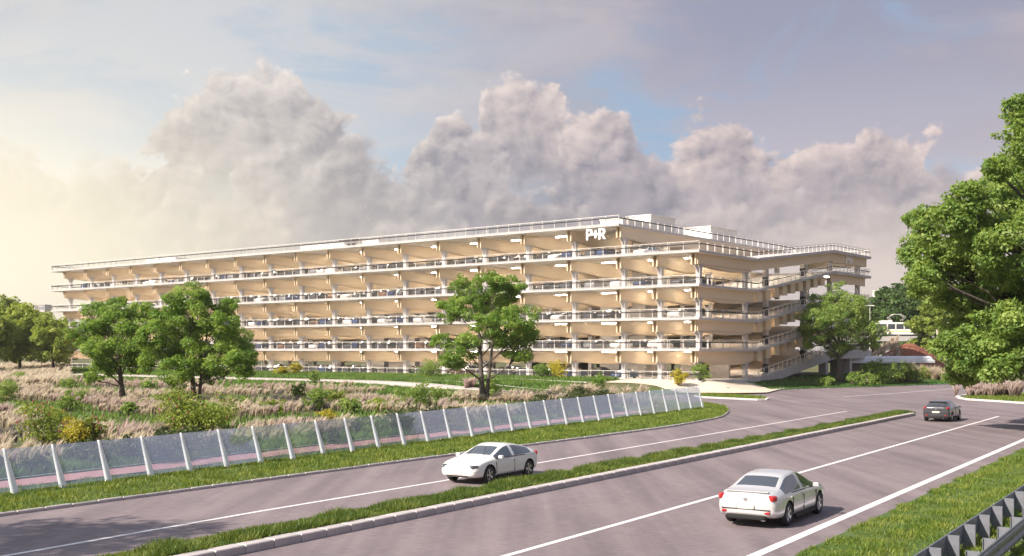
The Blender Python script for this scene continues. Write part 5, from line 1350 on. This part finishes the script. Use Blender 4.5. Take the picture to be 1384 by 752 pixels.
# ------------------------------------------------------------------ beyond the junction: bank, shelter, tram, lamp
def bank():
    cx, cy = up(1228, 470, 205)[:2]; nx, ny = 30, 14; vs, fs = [], []
    for j in range(ny):
        for i in range(nx):
            u, v = i/(nx-1)*2-1, j/(ny-1)*2-1; x, y = cx+u*9.5, cy+v*6
            h = max(0, 1-abs(u)**1.5)*max(0, 1-v*v)*6.6; vs.append((x, y, float(ground(np.array([x]), np.array([y]))[0])-.1+h+.10*math.sin(i*1.9+j*2.7)))
    for j in range(ny-1):
        for i in range(nx-1): fs.append((j*nx+i, j*nx+i+1, (j+1)*nx+i+1, (j+1)*nx+i))
    me = bpy.data.meshes.new('mulch_bank'); me.from_pydata(vs, [], fs); me.materials.append(M_MULCH); me.polygons.foreach_set('use_smooth', [True]*len(fs)); tag(link('mulch_bank', me), kind='structure')
    rg = np.random.default_rng(6); n = 60; u = rg.uniform(-.95, -.25, n); v = rg.uniform(-.9, .3, n); x = cx+u*9.5; y = cy+v*6; z = np.maximum(0, 1-np.abs(u)**1.5)*np.maximum(0, 1-v*v)*6.6+.9
    plume_tufts('feather_grass', np.column_stack([x, y, z]), rg.uniform(1.0, 1.8, n), M_PLUME, 61, 40, .08)
bank()
def shelter():
    x0, y0, _ = up(1138, 485, 184); x1, y1, _ = up(1264, 485, 190); z0 = float(ground(np.array([x0]), np.array([y0]))[0])
    L = math.hypot(x1-x0, y1-y0); a = math.atan2(y1-y0, x1-x0); root = empty('shelter', (x0, y0, z0), a, 'long low white flat-roofed shelter behind the lawn planting', 'shelter')
    zt = 4.25-z0
    MB().cbox((0, 0, zt-1.15), (L, 4.2, zt-.62), .12).build('fascia', M_SHELT, root); MB().cbox((.25, .25, zt-.617), (L-.3, 4.0, zt), .35).build('roof', M_SHELT, root)
    for k in range(6): MB().box((.8+k*(L-1.6)/5-.09, .5, -.2), (.8+k*(L-1.6)/5+.09, .68, zt-1.153)).build('post', M_GREY, root)
    MB().box((.3, 3.6, -.2), (L-.3, 3.75, zt-1.153)).build('back_wall', M_GREY, root)
shelter()
def tram():
    x0, y0, _ = up(1186, 440, 262); x1, y1, _ = up(1335, 440, 262); zr = 8.7
    root = empty('tram', (x0, y0, zr), 0, 'white tram with a raised pantograph half hidden by the yellow-green tree', 'tram'); L = x1-x0; seg = L/3
    for k in range(3):
        b = k*seg+.15; e = (k+1)*seg-.15
        MB().cbox((b, 0, .3), (e, 2.5, 1.55), .1).build('body', M_TRAMW, root); MB().cbox((b+.05, .03, 1.553), (e-.05, 2.47, 2.75), .05).build('window_band', M_TRAMG, root); MB().cbox((b, -.02, 2.753), (e, 2.52, 3.15), .12).build('roof', M_TRAMW, root)
        for q in range(5): MB().box((b+.1+q*(e-b-.4)/4, -.012, 1.56), (b+.36+q*(e-b-.4)/4, .028, 2.75)).build('window_pillar', M_TRAMW, root)
        MB().box((b+.1, .01, .95), (e-.1, -.012, 1.1)).build('stripe', M_YEL, root); MB().box((b+.6, .4, -.1), (e-.6, 2.1, .297)).build('bogie', M_DARKM, root)
        MB().cbox((b+.8, .5, 3.153), (b+3.6, 2.0, 3.6), .1).build('roof_unit', M_TRAMW, root)
    p = MB(); c = 5.2
    for y in (.6, 1.9): p.tube([(c-1.6, y, 3.6), (c-2.3, y, 4.3), (c-1.2, y, 5.0), (c+.6, y, 5.1), (c+1.7, y, 4.4), (c+.9, y, 3.6)], [.07]*6, 6)
    p.bar((c-1.2, .3, 5.05), (c-1.2, 2.2, 5.05), .1); p.bar((c+.6, .3, 5.1), (c+.6, 2.2, 5.1), .1); p.build('pantograph', M_RAIL, root)
    vi = empty('viaduct', (x0, y0, 0), 0, 'pale concrete viaduct carrying the tram', 'viaduct')
    MB().box((-14, -1.2, zr-1.3), (L+40, 3.8, zr-.1)).build('bridge_deck', M_CONC, vi)
    for k in range(6): MB().box((-10+k*12, .4, -.5), (-8.8+k*12, 2.2, zr-1.303)).build('pier', M_CONC, vi)
    MB().bar((-14, -1.1, zr+.9), (L+40, -1.1, zr+.9), .08).build('handrail', M_RAIL, vi)
tram()
def lamp(px, Y, h, label):
    x = (px-692)/F*Y; z = float(ground(np.array([x]), np.array([float(Y)]))[0]); root = empty('street_lamp', (x, Y, z), 0, label, 'street lamp', 'street lamps beyond the car park')
    MB().tube([(0, 0, 0), (0, 0, h*.5), (0, 0, h)], [.12, .09, .06], 8).build('pole', M_RAIL, root); MB().cbox((-.9, -.25, h-.05), (.9, .25, h+.15), .06).build('lamp_head', M_RAIL, root)
lamp(1176, 235, 14.5, 'thin white street lamp right of the far side wing'); lamp(1252, 250, 12, 'thin white street lamp hidden among the trees by the tram')
# low distant skyline
for i, (px, wpx, hpx, lb) in enumerate(((42, 9, 9, 'pale distant building beyond the pale trees on the left'), (56, 8, 12, 'slightly taller pale distant block near the car park end'), (1196, 18, 10, 'low pale distant building right of the car park wing'), (1214, 14, 14, 'pale distant tower above the far trees'))):
    Y = 900; x = (px-692)/F*Y; root = empty('distant_building', (x, Y, 0), 0, lb, 'building', 'distant buildings'); W, H = wpx*Y/F, 5.2+(474-413 if px < 500 else 474-392)*Y/F*(.93+.006*hpx)
    MB().box((-W/2, 0, 0), (W/2, 14, H)).build('wall', M_FAR, root); MB().box((-W/2-.3, -.3, H+.003), (W/2+.3, 14.3, H+.8)).build('roof', M_FAR, root)
    for a in range(4):
        for b in range(5): MB().box((-W*.4+a*W*.22, -.06, H-3.5-b*4.2), (-W*.4+a*W*.22+W*.12, -.003, H-1.2-b*4.2)).build('window', M_FARG, root)
# ------------------------------------------------------------------ haze: thin even air round the whole place
def haze():
    m = bpy.data.materials.new('haze'); m.use_nodes = True; t = m.node_tree; t.nodes.clear(); out = t.nodes.new('ShaderNodeOutputMaterial'); v = t.nodes.new('ShaderNodeVolumePrincipled')
    v.inputs['Color'].default_value = (1.0, .96, .90, 1); v.inputs['Density'].default_value = .00014; v.inputs['Anisotropy'].default_value = .3
    t.links.new(v.outputs[0], out.inputs['Volume'])
    tag(MB().box((-420, -90, -1.5), (420, 960, 70)).build('haze', m), kind='stuff')
HAZE = 1
if HAZE: haze()
print('parked', n_park, 'tris', sum(len(m.polygons)*(2 if len(m.polygons) and m.polygons[0].loop_total == 4 else 1) for m in bpy.data.meshes))
